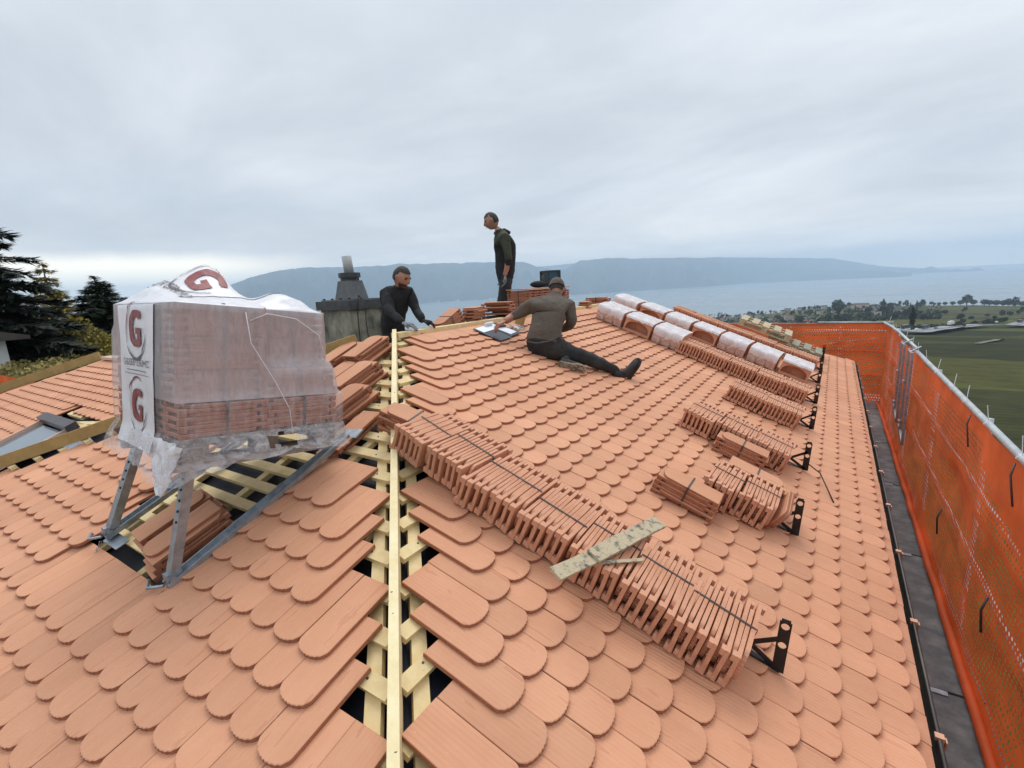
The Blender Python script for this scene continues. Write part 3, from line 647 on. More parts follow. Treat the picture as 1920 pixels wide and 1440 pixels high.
# ================================================================== WRAPPED PALLET
PA = Vector((0.064, 0.988, -0.142)); PB = Vector((-0.998, 0.065, 0.003)); PZ = Vector((0.012, 0.142, 0.99))
PZ = PA.cross(PB).normalized(); PB = PZ.cross(PA).normalized()
PO = Vector((-2.474, 0.945, -0.619))
PM = Matrix(((PA.x, PB.x, PZ.x, PO.x), (PA.y, PB.y, PZ.y, PO.y), (PA.z, PB.z, PZ.z, PO.z), (0, 0, 0, 1)))
PW, PD, PH = 0.80, 0.90, 0.156
pal = thing('wooden_pallet', 'wooden pallet under the film-wrapped tiles, carried by the steel roof rack', 'pallet', PM)
for k in range(5): mb = MB(); mb.box((PW*(k+0.5)/5, PD/2, -0.012), (0.12, PD, 0.022)); part('board', mb, 'wood_dark', pal)
for k in range(3):
    for l in range(3): mb = MB(); mb.box((0.06+l*(PW-0.12)/2, 0.06+k*(PD-0.12)/2, -0.066), (0.11, 0.11, 0.085)); part('block', mb, 'wood_dark', pal)
for k in range(3): mb = MB(); mb.box((PW/2, 0.06+k*(PD-0.12)/2, -0.12), (PW, 0.11, 0.02)); part('board', mb, 'wood_dark', pal)
# strapped bundles in four layers
setb = {0: (0.0, 0.0), 1: (0.035, 0.05), 2: (0.030, 0.075), 3: (0.026, 0.10)}
for layer in range(4):
    fb, rb = setb[layer]
    for col in range(2):
        fb = setb[layer][0]
        if col == 1: fb = {0: 0.0, 1: 0.018, 2: 0.085, 3: 0.10}[layer]
        for rowi in range(5):
            if layer >= 1 and rowi in (1, 2, 3) and col == 0: continue      # hidden inside
            x = (0.198 if col == 0 else 0.602-rb*0.25); y = 0.088+fb+rowi*(PD-0.02-fb)/5
            mw = PM @ T3(x, y, layer*(PH+0.004)) @ RZ(pi/2) @ RZ(random.gauss(0, .006))
            th = flat_bundle(mw, 8, 'film-wrapped flat tile bundle, %s layer on the pallet, %s half, row %s back' % (['bottom', 'second', 'third', 'top'][layer], ['left', 'right'][col], ['one', 'two', 'three', 'four', 'five'][rowi]), 'tile bundles wrapped on the pallet', fan=0.002, straps=(0.0,), pitch=PH/8)
# --- film wrap
def film_off(z, x=0.0):
    k_ = max(0.0, min(1.0, (x-0.425)/0.03))
    # inset of front (b=0) and right (a=W) sides by height
    pts = [(-0.3, -0.005, 0.0), (0.0, -0.006, -0.004), (PH, -0.006, -0.006), (PH+0.035, 0.016-0.006*k_, 0.022), (2*PH, 0.026-0.016*k_, 0.042), (2*PH+0.05, 0.020+0.045*k_, 0.065), (4*PH, 0.018+0.055*k_, 0.085), (1.0, 0.018+0.055*k_, 0.1)]
    for (z0, a0, b0), (z1, a1, b1) in zip(pts, pts[1:]):
        if z <= z1:
            t = (z-z0)/(z1-z0); return a0+(a1-a0)*t, b0+(b1-b0)*t
    return pts[-1][1:]
def lump(a, b):
    g = 0.20*exp(-(((a-0.36)/(0.17 if a < 0.36 else 0.075))**2+((b-0.60)/0.26)**2))+0.075*exp(-(((a-0.14)/0.20)**2+((b-0.58)/0.30)**2))+0.085*exp(-(((a-0.58)/0.13)**2+((b-0.25)/0.24)**2))
    return g
def per(s, z):
    ro = film_off(z, 1)[1]; fo = film_off(z, (s/.25*PW if s < .25 else (PW if s < .75 else 0)))[0]
    x0, x1, y0, y1 = -0.024, PW-ro+0.022, fo-0.026, PD+0.012-(0.04 if z > 0.5 else 0)
    Lx, Ly = x1-x0, y1-y0; P = 2*(Lx+Ly); d = s*2*(PW+PD)
    # sides proportional
    if s < .25: t = s/.25; return x0+Lx*t, y0, (0, -1)
    if s < .5: t = (s-.25)/.25; return x1, y0+Ly*t, (1, 0)
    if s < .75: t = (s-.5)/.25; return x1-Lx*t, y1, (0, 1)
    t = (s-.75)/.25; return x0, y1-Ly*t, (-1, 0)
def film_pt(s, z, low=False):
    x, y, nn = per(s, z)
    nz = noise.fractal(Vector((x*9, y*9, z*3+4)), 1.0, 2.0, 3)
    o = 0.006*nz+0.004*noise.noise(Vector((x*30, y*30, z*4)))
    if z < 0: o += -0.02*z*0+0.025*noise.noise(Vector((x*5+3, y*5, z*9)))+(0.03*(-z/0.16))
    return Vector((x+nn[0]*o, y+nn[1]*o, z))
fm = MB(); NS = 112; zs = [-0.20, -0.17, -0.14, -0.11, -0.08, -0.05, -0.02, 0.0]+[PH*k/4 for k in range(1, 5)]+[PH+0.012, PH+0.035]+[PH+0.035+(4*PH-PH-0.035)*k/12 for k in range(1, 13)]
zs[-1] = 4*PH+0.002
grid = []
for z in zs:
    r_ = []
    for i in range(NS):
        s = i/NS
        p = film_pt(s, z)
        if z < -0.01:      # ragged hem: droops at the front-left corner, torn along the front
            x, y = p.x, p.y
            droop = 0.13*exp(-((x+0.0)/0.10)**2-((y-0.12)/0.22)**2)+0.05*noise.noise(Vector((x*7, y*7, 1)))
            p.z = z*(0.74+droop*4.2-0.12*min(1, max(0, x/0.5)))+0.02*noise.noise(Vector((x*12, y*12, 5)))*min(1, -z*12)
            if x < 0.05: p.x -= 0.10*max(0, -z)*2*(0.6+0.4*noise.noise(Vector((y*9, z*9, 0))))
            if y < 0.05: p.y -= 0.05*max(0, -z)*2
        fm.v.append(p); r_.append(len(fm.v)-1)
    grid.append(r_)
hole = lambda c: (0.36 < c.x < 0.52 and c.y < 0.05 and -0.085 < c.z+0.012*noise.noise(c*30) < -0.03) or (c.x < 0.02 and 0.62 < c.y < 0.80 and -0.09 < c.z < 0.02)
for a, b_ in zip(grid, grid[1:]):
    for i in range(NS):
        j = (i+1) % NS; c = (fm.v[a[i]]+fm.v[b_[j]])/2
        if hole(c): continue
        fm.f.append((a[i], a[j], b_[j], b_[i])); fm.m.append(3 if c.z < -0.005 else (2 if c.z < PH+0.01 else 0))
prev = grid[-1]; cx_, cy_ = 0.37, 0.45; NR = 22
for k in range(1, NR+1):
    f_ = 1-k/NR; cur = []
    for i in range(NS):
        s = i/NS; x, y, nn = per(s, 4*PH); x = cx_+(x-cx_)*f_; y = cy_+(y-cy_)*f_
        e = min(1, (1-f_)*5); z = 4*PH+0.004+0.014*e+lump(x, y)*e+0.006*e*noise.fractal(Vector((x*14, y*14, 0)), 1, 2, 3)
        fm.v.append(Vector((x, y, z))); cur.append(len(fm.v)-1)
    for i in range(NS):
        j = (i+1) % NS
        if k < NR: fm.f.append((prev[i], prev[j], cur[j], cur[i]))
        else: fm.f.append((prev[i], prev[j], cur[i]))
        fm.m.append(1)
    prev = cur
wrap = thing('plastic_wrap', 'torn translucent plastic film with maroon G logos draped over the tile pallet', 'plastic film', PM)
part('film', fm, ['film', 'film_top', 'film_low', 'film_hem'], wrap, True)
# printed band: up the narrow left face and over the top
def band_pt(u, b, off=0.004):
    """u: 0..H up the face, then over the top; b across"""
    H = 4*PH
    if u <= H:
        nzv = 0.006*noise.fractal(Vector((-0.024*9, b*9, u*3+4)), 1.0, 2.0, 3)+0.004*noise.noise(Vector((-0.72, b*30, u*4)))
        return Vector((-0.024-nzv-off-0.002, b, u))
    a = u-H-0.02; e = min(1, max(0, a/0.08))
    z = H+0.004+0.014*e+lump(a, b)*e+0.006*e*noise.fractal(Vector((a*14, b*14, 0)), 1, 2, 3)
    return Vector((a, b, z+off))
bd = MB(); NU, NB = 60, 14; B0, B1 = 0.24, 0.74
idx = []
for i in range(NU+1):
    u = -0.10+(0.10+4*PH+0.62)*i/NU; rr = []
    for k in range(NB+1):
        b = B0+(B1-B0)*k/NB
        p = band_pt(max(u, 0), b)
        if u < 0: p = Vector((p.x+u*0.25, b, u))
        bd.v.append(p); rr.append(len(bd.v)-1)
    idx.append(rr)
for a, b_ in zip(idx, idx[1:]):
    for k in range(NB): bd.f.append((a[k], a[k+1], b_[k+1], b_[k])); bd.m.append(0)
part('printed_band', bd, 'film_white', wrap, True)
def text_mesh(body, size):
    cu = bpy.data.curves.new('t', 'FONT'); cu.body = body; cu.size = size; cu.align_x = 'CENTER'; cu.align_y = 'CENTER'; cu.fill_mode = 'FRONT'
    ob = bpy.data.objects.new('t', cu); me = bpy.data.meshes.new_from_object(ob); bpy.data.objects.remove(ob); bpy.data.curves.remove(cu)
    return me
def print_on(name, me, uc, bc, su, sb, m_, off=0.009, flip=1, sub=True):
    """map flat 2D mesh to the band: text x -> -b, text y -> u"""
    bm = bmesh.new(); bm.from_mesh(me)
    for it in range(2 if sub else 0):
        es = [e for e in bm.edges if e.calc_length()*su > 0.02]
        if es: bmesh.ops.subdivide_edges(bm, edges=es, cuts=1)
    bmesh.ops.triangulate(bm, faces=bm.faces)
    for v in bm.verts:
        v.co = band_pt(uc+v.co.y*su*flip, bc-v.co.x*sb*flip, off)
    m2 = bpy.data.meshes.new(name); bm.to_mesh(m2); bm.free(); m2.materials.append(M[m_])
    return link(name, m2, wrap)
def arc_mesh(rx, ry, a0, a1, t0, n=28):
    me = bpy.data.meshes.new('a'); v = []; f = []
    for i in range(n+1):
        a = radians(a0+(a1-a0)*i/n); w_ = t0*(0.35+0.65*sin(pi*i/n))
        v += [((rx-w_)*cos(a), (ry-w_)*sin(a), 0), ((rx+w_)*cos(a), (ry+w_)*sin(a), 0)]
    for i in range(n): f.append((2*i, 2*i+1, 2*i+3, 2*i+2))
    me.from_pydata(v, [], f); return me
Gt = text_mesh('G', 1.0)
def logo(uc, bc, s, top=False):
    k = s
    g = Gt.copy(); xs_ = [v.co.x for v in g.vertices]; ys_ = [v.co.y for v in g.vertices]; mx, my = (max(xs_)+min(xs_))/2, (max(ys_)+min(ys_))/2
    for v in g.vertices:
        v.co.x -= mx; v.co.y -= my
    bold = bpy.data.meshes.new('b'); v2 = []; f2 = []
    for dx in (-0.06, 0, 0.06):
        for dy in (-0.02, 0.02):
            b = len(v2); v2 += [(v.co.x+dx, v.co.y+dy, 0.0005*(dx*100+dy*30)) for v in g.vertices]; f2 += [tuple(i+b for i in p.vertices) for p in g.polygons]
    bold.from_pydata(v2, [], f2)
    print_on('logo_letter', bold, uc, bc, k*0.27, k*0.24, 'maroon', 0.010)
    print_on('logo_ring', arc_mesh(0.62, 0.72, 60, 210, 0.03), uc, bc, k*0.235, k*0.24, 'maroon', 0.009)
    print_on('logo_ring', arc_mesh(0.62, 0.72, 215, 350, 0.035), uc, bc, k*0.235, k*0.24, 'print_dark', 0.009)
logo(0.50, 0.475, 0.93); logo(0.11, 0.475, 0.85)
print_on('lettering', text_mesh('GASSER CERAMIC', 0.05), 0.325, 0.475, 1, 0.95, 'print_dark')
def line_mesh(L_, h_):
    me = bpy.data.meshes.new('l'); me.from_pydata([(-L_/2, -h_/2, 0), (L_/2, -h_/2, 0), (L_/2, h_/2, 0), (-L_/2, h_/2, 0)], [], [(0, 1, 2, 3)]); return me
print_on('printed_line', line_mesh(0.27, 0.004), 0.287, 0.475, 1, 1, 'print_dark'); print_on('printed_line', line_mesh(0.36, 0.003), 0.268, 0.475, 1, 1, 'print_dark')
logo(4*PH+0.29, 0.42, 0.95); print_on('lettering', text_mesh('GASSER CERAMIC', 0.075), 4*PH+0.13, 0.47, 1, 0.85, 'print_dark')
# crumpled tail hanging from the front-left corner
tl = MB(); nn_ = 12
for i in range(nn_+1):
    for k in range(nn_+1):
        u = i/nn_; v = k/nn_
        wdt = 0.34*(1-u)**0.8+0.02
        b = 0.10+wdt*(v-0.45)*1.3; z = -0.02-0.25*u
        q = noise.noise(Vector((u*5, v*6, 2)))
        tl.v.append(Vector((-0.035-0.03*u+0.03*q, b-0.02*u, z+0.02*noise.noise(Vector((u*9, v*9, 7))))))
for i in range(nn_):
    for k in range(nn_):
        a = i*(nn_+1)+k; tl.f.append((a, a+1, a+nn_+2, a+nn_+1)); tl.m.append(0)
part('torn_tail', tl, 'film_white', wrap, True)
cb = MB()
cb.tube([(0.28, -0.02, 0.60), (0.30, -0.03, 0.45), (0.42, -0.035, 0.25), (0.50, -0.03, 0.10), (0.52, -0.025, -0.04)], 0.003, 5)
cb.tube([(0.30, -0.02, 0.56), (0.38, -0.03, 0.60), (0.55, 0.0, 0.585), (0.70, 0.02, 0.50), (0.74, 0.02, 0.36)], 0.0025, 5)
part('film_cord', cb, 'film_white', wrap, True)
# ================================================================== STEEL RACK
rk = thing('roof_rack', 'galvanised steel rack with slanting legs holding the wrapped pallet above the battens', 'steel rack')
feet = [(-2.62, 0.84), (-3.50, 0.87)]
for (fx, fy), b in zip(feet, (0.09, 0.80)):
    f0 = Lp(fx, fy, 0.0)
    top = PM @ Vector((0.06, b, -0.15))
    lg = MB(); d = (top-f0).normalized(); sd_ = d.cross(Vector((0, 1, 0))).normalized()
    lg.bar(f0, top, 0.045, 0.045, (0, 1, 0)); L1 = part('leg', lg, 'galv', rk)
    bolts = MB()
    for q in range(5): c = f0.lerp(top, 0.55+q*0.09); bolts.tube([c+Vector((0.024, -0.03, 0)), c+Vector((0.024, -0.036, 0.001))], 0.007, 8)
    part('bolt_holes', bolts, 'black_steel', L1, kind='stuff')
    rl = MB(); a = Lp(fx, fy-0.02, 0.015); e = Lp(fx+0.03, 1.92, 0.03)
    n = LN
    rl.bar(a, e, 0.008, 0.05, n); rl.bar(a+Vector((0.024, 0, 0)), e+Vector((0.024, 0, 0)), 0.05, 0.007, n); rl.bar(a+Vector((0.046, 0, 0)), e+Vector((0.046, 0, 0)), 0.006, 0.03, n)
    part('rail', rl, 'galv', rk)
    pl = MB(); pl.bar(Lp(fx-0.02, fy+0.0, -0.015), Lp(fx+0.17, fy+0.0, -0.02), 0.075, 0.006, n); pl.tube([Lp(fx-0.04, fy+0.01, 0.03), Lp(fx+0.05, fy+0.01, 0.03)], 0.016, 8); pl.box(Lp(fx+0.01, fy+0.02, 0.03), (0.05, 0.07, 0.05))
    part('foot_plate', pl, 'galv', rk)
    hk = MB(); hk.tube([Lp(fx+0.02, fy-0.03, 0.03), Lp(fx-0.06, fy-0.07, 0.03), Lp(fx-0.13, fy-0.04, 0.02), Lp(fx-0.14, fy-0.04, -0.03)], 0.008, 8); part('hook', hk, 'galv', rk, True)
    ch = MB()
    for q in range(6):
        c = Lp(fx+0.03, fy-0.05-0.012*q, 0.01-0.02*q*0.5); ch.tube([c+Vector((0.006*cos(t), 0, 0.009*sin(t))) if q % 2 else c+Vector((0, 0.006*cos(t), 0.009*sin(t))) for t in [2*pi*i/6 for i in range(7)]], 0.0018, 4)
    part('chain', ch, 'galv', rk)
fr = MB()
for b in (0.08, 0.80): fr = MB(); p0 = PM @ Vector((-0.02, b, -0.15)); p1 = PM @ Vector((PW+0.02, b, -0.15)); fr.bar(p0, p1, 0.05, 0.04); part('platform_beam', fr, 'galv', rk)
pk = MB(); pk.bar(Lp(-2.66, 1.93, 0.02), Lp(-2.50, 1.96, 0.02), 0.09, 0.012, LN); part('foot_plate', pk, 'galv', rk)
# ================================================================== WRAPPED RIDGE TILE PACKS
def ridge_pack(x, y, open_, label, seed):
    """pack .42 down the slope x .50 along the eave x .21 high; local x = course, y = upslope"""
    th = thing('ridge_tile_pack', label, 'ridge tile pack', frameR(x, y, 0.02) @ RZ(random.gauss(0, .03)), 'film-wrapped packs of ridge tiles')
    Wd, Ln, Hh = 0.54, 0.41, 0.215
    body = MB()
    if not open_:
        # bulging near side: rounded backs of ridge tiles
        prof = []
        for i in range(9):
            t = i/8; prof.append((-Wd/2-0.0+0.055*(1-sin(pi*(0.15+0.6*t)))*1.0, Hh*t))
        prof += [(Wd/2, Hh), (Wd/2, 0)]
        T = Matrix(((1, 0, 0, 0), (0, 0, 1, 0), (0, 1, 0, 0), (0, 0, 0, 1)))
        body.prism(prof, -Ln/2, Ln/2, T)
        part('ridge_tile', body, 'clay_plain', th)
        for k in range(2):
            g = MB(); g.box((-Wd/2+0.012, -Ln/2+0.13+k*0.15, Hh*0.45), (0.03, 0.006, Hh*0.8)); part('ridge_tile_edge', g, 'tile_side', th)
    else:
        t = 0.022
        # arched shell open to the near side: build front frame with arch hole and a hollow
        n = 12; arch = [(Ln*0.44*cos(pi-pi*i/n), 0.035+(Hh-0.075)*max(0, sin(pi*i/n))**0.6) for i in range(n+1)]
        outer = [(-Ln/2, 0.0)]+[(-Ln/2, Hh)]+[(Ln/2, Hh)]+[(Ln/2, 0.0)]
        xf = -Wd/2; dep = 0.13
        def P(q, xx): return Vector((xx, q[0], q[1]))
        # front face ring as strips
        for i in range(n):
            a, b_ = arch[i], arch[i+1]
            A = (a[0]*Ln/2/(Ln*0.44), Hh if 1 <= i else 0.0); 
            oa = (max(-Ln/2, min(Ln/2, a[0]*1.3)), Hh if 0 < i < n else 0); ob = (max(-Ln/2, min(Ln/2, b_[0]*1.3)), Hh if 0 < i+1 < n else 0)
            body.quad(P(a, xf), P(b_, xf), P(ob, xf), P(oa, xf))
            body.quad(P(a, xf), P(a, xf+dep), P(b_, xf+dep), P(b_, xf))
        body.quad(P((-Ln/2, 0), xf), P((Ln/2, 0), xf), P((Ln*0.44, 0.035), xf), P((-Ln*0.44, 0.035), xf))
        body.quad(P(arch[0], xf), P(arch[-1], xf), P(arch[-1], xf+dep), P(arch[0], xf+dep))
        body.f.append(tuple(range(len(body.v), len(body.v)+n+1))); body.m.append(0); body.v += [P(a, xf+dep) for a in arch]
        body.quad((xf, -Ln/2, 0), (xf, -Ln/2, Hh), (Wd/2, -Ln/2, Hh), (Wd/2, -Ln/2, 0))
        body.quad((xf, Ln/2, 0), (Wd/2, Ln/2, 0), (Wd/2, Ln/2, Hh), (xf, Ln/2, Hh))
        body.quad((xf, -Ln/2, Hh), (xf, Ln/2, Hh), (Wd/2, Ln/2, Hh), (Wd/2, -Ln/2, Hh))
        body.quad((Wd/2, -Ln/2, 0), (Wd/2, -Ln/2, Hh), (Wd/2, Ln/2, Hh), (Wd/2, Ln/2, 0))
        part('ridge_tile', body, 'clay_plain', th)
        for k in range(2):
            g = MB(); g.box((xf+0.08+0.10*k, 0.05-0.07*k, 0.038), (0.012, 0.01, 0.09)); part('ridge_tile_nib', g, 'tile_side', th)
    # film: bonnet over the top with a hem down the near side
    fl = MB(); nx, ny = 18, 14
    for i in range(nx+1):
        for k in range(ny+1):
            u = i/nx; v = -Ln/2-0.008+(Ln+0.016)*k/ny
            hem = 0.11 if not open_ else 0.03
            d = u*(hem+Wd+0.05)-hem
            q = noise.noise(Vector((u*6+seed, k*0.7, seed)))
            if d < 0:
                f_ = -d/hem; ragged = 1+0.45*noise.noise(Vector((k*0.9, seed, 3)))
                z = Hh+0.012-(-d)*ragged; x_ = -Wd/2-0.012-0.012*sin(pi*min(1, f_))+0.012*q
                if not open_: x_ += 0.0
            else: z = Hh+0.012+0.007*q+0.014*sin(pi*min(1, d/Wd)); x_ = -Wd/2+d-0.01
            fl.v.append(Vector((x_, v, z)))
    for i in range(nx):
        for k in range(ny):
            a = i*(ny+1)+k; fl.f.append((a, a+1, a+ny+2, a+ny+1)); fl.m.append(0 if i > 2 else 1)
    part('film', fl, ['film_cap', 'film_cap'], th, True)
    if not open_:
        fs = MB(); 
        for i in range(9):
            t = i/8; xx = -Wd/2-0.006+0.055*(1-sin(pi*(0.15+0.6*t)))
            for k in range(9):
                fs.v.append(Vector((xx-0.004*noise.noise(Vector((i, k, seed))), -Ln/2-0.006+(Ln+0.012)*k/8, Hh*t)))
        for i in range(8):
            for k in range(8): a = i*9+k; fs.f.append((a, a+1, a+10, a+9)); fs.m.append(0)
        part('film_side', fs, 'film_cap_side', th, True)
    return th
nm3 = ['wrapped ridge tile pack uppermost of the front three', 'opened ridge tile pack in the middle of the front three', 'wrapped ridge tile pack lowest of the front three, above the fifth tile row']
for i in range(3): ridge_pack(-2.88+0.43*i, 7.27, i == 1, nm3[i], i)
nm7 = ['wrapped ridge tile pack at the very top of the back line near the ridge', 'opened ridge tile pack second in the back line from the ridge', 'wrapped ridge tile pack with white band, third in the back line', 'opened ridge tile pack fourth in the back line, above upright tiles', 'wrapped ridge tile pack fifth in the back line', 'wrapped ridge tile pack sixth in the back line', 'opened ridge tile pack lowest in the back line beside a black hook']
for i in range(7): ridge_pack(-3.09+0.437*i, 8.56 if i else 8.45, i in (1, 3, 6), nm7[i], i+5)
# ================================================================== ROOF HOOKS
def hook_mesh():
    """planar steel bracket in the local y(upslope)-z plane, thickness along x"""
    mb = MB(); t = 0.003
    Tm = Matrix(((0, 0, 1, 0), (1, 0, 0, 0), (0, 1, 0, 0), (0, 0, 0, 1)))    # poly (y, z), extrude x
    def ringplate(c, ro, ri, n=16):
        for i in range(n):
            a0, a1 = 2*pi*i/n, 2*pi*(i+1)/n
            mb.prism([(c[0]+ri*cos(a0), c[1]+ri*sin(a0)), (c[0]+ro*cos(a0), c[1]+ro*sin(a0)), (c[0]+ro*cos(a1), c[1]+ro*sin(a1)), (c[0]+ri*cos(a1), c[1]+ri*sin(a1))], -t, t, Tm)
    def barp(a, b_, w_):
        a = Vector((a[0], a[1])); b_ = Vector((b_[0], b_[1])); d = (b_-a).normalized(); n = Vector((-d.y, d.x))*w_/2
        mb.prism([tuple(a-n), tuple(b_-n), tuple(b_+n), tuple(a+n)], -t, t, Tm)
    # upright: foot at (-.03, 0) leaning back to (.03,.24)
    c1, c2 = (0.035, 0.215), (0.008, 0.125)
    dv = Vector((c1[0]-c2[0], c1[1]-c2[1])).normalized(); nv = Vector((-dv.y, dv.x)); hw = 0.0235
    def sq(c, ri, n=24):
        for i in range(n):
            q = []
            for a in (2*pi*i/n, 2*pi*(i+1)/n):
                k = hw/max(abs(cos(a)), abs(sin(a))); q.append((Vector(c)+(dv*cos(a)+nv*sin(a))*ri, Vector(c)+(dv*cos(a)+nv*sin(a))*k))
            mb.prism([tuple(q[0][0]), tuple(q[0][1]), tuple(q[1][1]), tuple(q[1][0])], -t, t, Tm)
    sq(c1, 0.0165); sq(c2, 0.0165)
    C1, C2 = Vector(c1), Vector(c2)
    barp(C2+dv*hw, C1-dv*hw, hw*2); barp(C1+dv*hw, C1+dv*(hw+0.012), hw*1.5); barp(C2-dv*hw, C2-dv*0.135, hw*2)
    barp((0.02, 0.158), (0.110, 0.050), 0.020)
    barp((-0.028, 0.004), (0.115, 0.045), 0.022)
    mb.box((0, 0.06, 0.003), (0.03, 0.19, 0.005))
    return mb.mesh('snow_guard_bracket', ['black_steel'])
HK = hook_mesh()
hy = [2.13, 3.45, 4.72, 6.06, 7.30, 8.68, 9.90, 11.05, 11.35]
hl = ['black steel bracket with two holes below the nearest tile row', 'black bracket below the short second tile row', 'black bracket with a bent rod below the third tile row', 'black bracket below the fourth tile row', 'black bracket below the fifth tile row', 'black bracket beside the lowest opened ridge tile pack', 'black bracket below the farthest tile row', 'black bracket below the grey pallet, nearer one', 'black bracket below the grey pallet, farther one']
for k, y in enumerate(hy):
    o = link('snow_guard_bracket', HK, None, frameR(-0.145 if k else -0.13, y, 0.018)); o['label'] = hl[k]; o['category'] = 'roof bracket'; o['group'] = 'black snow guard brackets along the lower roof'
rod = MB(); rod.tube([frameR(-0.12, 4.66, 0.10) @ Vector((0, 0, 0)), Rp(-0.03, 4.60, 0.09), Rp(0.03, 4.50, 0.05), Rp(0.10, 4.30, 0.02)], 0.005, 6)
single('bent_rod', rod, 'black_steel', 'thin bent black rod lying from the bracket of the third tile row', 'rod', True)
# ================================================================== PLANKS ON ROW 1
pz = frameR(-0.86, 1.99, TW+0.028)
def plank(a, b_, w_, t_, label, h1, h2, mat_='wood_grey', tw=0.0):
    p0 = Rp(a[0], a[1], h1); p1 = Rp(b_[0], b_[1], h2); mb = MB(); n = 10
    d = (p1-p0); sd2 = d.cross(RN).normalized()
    for i in range(n+1):
        c = p0+d*i/n; ww = w_/2*(1+0.06*noise.noise(Vector((i*1.3, h1*50, 2)))); c = c+RN*0.003*noise.noise(Vector((i*.9, 3, h1*40)))
        mb.v += [c-sd2*ww, c+sd2*ww, c+sd2*ww+RN*t_, c-sd2*ww+RN*t_]
    for i in range(n):
        for k in range(4): j = (k+1) % 4; mb.f.append((4*i+k, 4*i+j, 4*i+4+j, 4*i+4+k)); mb.m.append(0)
    mb.f.append((3, 2, 1, 0)); mb.f.append((4*n, 4*n+1, 4*n+2, 4*n+3)); mb.m += [0, 0]
    return single('old_plank', mb, mat_, label, 'plank')
plank((-0.975, 1.605), (-0.855, 2.03), 0.072, 0.012, 'short weathered board under the longer one across the nearest tile row', 0.197, 0.197)
plank((-0.905, 1.83), (-0.77, 2.36), 0.080, 0.014, 'weathered paint-stained board lying across the nearest row of upright tiles', 0.212, 0.222)
plank((-0.90, 1.80), (-0.74, 2.03), 0.018, 0.006, 'thin split sliver of wood beside the weathered boards', 0.196, 0.200)
# ================================================================== EMPTY PALLETS (far)
def pallet(mw, label, m_):
    th = thing('wooden_pallet', label, 'pallet', mw, 'empty pallets at the far end of the roof')
    for k in range(5): mb = MB(); mb.box((0, -0.42+k*0.21, 0.13), (0.80, 0.13, 0.022)); part('board', mb, m_, th)
    for x in (-0.35, 0, 0.35):
        mb = MB(); mb.box((x, 0, 0.107), (0.10, 0.98, 0.02)); part('board', mb, m_, th)
        for y in (-0.43, 0, 0.43): mb = MB(); mb.box((x, y, 0.06), (0.10, 0.10, 0.074)); part('block', mb, m_, th)
        mb = MB(); mb.box((x, 0, 0.012), (0.10, 0.98, 0.02)); part('board', mb, m_, th)
pallet(frameR(-1.20, 11.0, 0.16) @ RZ(0.05), 'pale new-looking pallet, upper of two beyond the farthest tile row', 'wood_pallet')
pallet(frameR(-0.62, 11.1, 0.02), 'grey weathered pallet, lower of two beyond the farthest tile row', 'wood_green')
# ================================================================== CHIMNEY
ch = thing('chimney', 'stained concrete chimney with dark cap and grey pipe behind the loose tiles', 'chimney')
cx, cy = -4.80, 3.86
def ring_box(mb, zs_, c=(0, 0)):
    pass
b = MB(); b.box((cx, cy, -0.72), (0.66, 0.62, 1.10), None, 0, 0.80); part('shaft', b, 'concrete', ch)
b = MB(); b.box((cx, cy, -0.125), (0.60, 0.57, 0.10)); part('cap', b, 'cap_dark', ch)
b = MB(); b.box((cx, cy, -0.068), (0.50, 0.48, 0.014)); part('cap_slab', b, 'vent_grey', ch)
b = MB(); b.box((cx+0.03, cy-0.02, 0.045), (0.27, 0.27, 0.21), None, 0, 0.72); part('vent_cone', b, 'vent_grey', ch)
b = MB(); b.tube([(cx+0.03, cy-0.02, 0.15), (cx+0.03, cy-0.02, 0.185)], 0.105, 8); b.tube([(cx+0.03, cy-0.02, 0.185), (cx+0.03, cy-0.02, 0.24)], 0.125, 8); part('vent_collar', b, 'cap_dark', ch)
b = MB(); b.tube([(cx+0.03, cy-0.02, 0.24), (cx+0.02, cy-0.025, 0.43)], 0.055, 12); part('pipe', b, 'pipe_grey', ch, True)
b = MB(); b.tube([(cx+0.27, cy-0.12, -0.02), (cx+0.30, cy-0.16, -0.1), (cx+0.32, cy-0.2, -0.25), (cx+0.36, cy-0.24, -0.6)], 0.006, 6); b.tube([(cx+0.27, cy-0.12, -0.02), (cx+0.29, cy-0.05, -0.12), (cx+0.33, cy-0.1, -0.3), (cx+0.37, cy-0.12, -0.6)], 0.005, 6); part('cable', b, 'black_steel', ch)
for q in range(4): b = MB(); b.tube([(cx-0.22+0.15*q, cy-0.22, -0.06), (cx-0.22+0.15*q, cy-0.22, -0.045)], 0.016, 6); part('bolt', b, 'black_steel', ch)
# ================================================================== RIDGE PILES
def ridgeM(x, y, z, rz=0): return T3(x, y, z) @ RZ(rz)
zr = ZR+0.0
loose2 = flat_bundle
flat_bundle(ridgeM(-3.72, 4.36, ZR-0.10) @ RX(0.42), 11, 'leaning strapped tile stack on the ridge left of the folder', 'tile piles along the ridge', fan=0.006, pitch=0.0185)
flat_bundle(ridgeM(-3.66, 4.74, ZR-0.05) @ RZ(0.35), 11, 'tile stack on the ridge with nibs showing beside the leaning stack', 'tile piles along the ridge', fan=0.012, pitch=0.0195, strap=False)
flat_bundle(ridgeM(-3.58, 3.75, ZR-0.10) @ RZ(0.25), 5, 'low tile stack on the ridge under the gloved hand', 'tile piles along the ridge', fan=0.01, pitch=0.019)
flat_bundle(ridgeM(-3.72, 5.35, ZR+0.03) @ RZ(pi/2+0.15), 8, 'crooked loose tiles piled on the black crate behind the seated roofer', 'tile piles along the ridge', fan=0.03, strap=False, pitch=0.021)
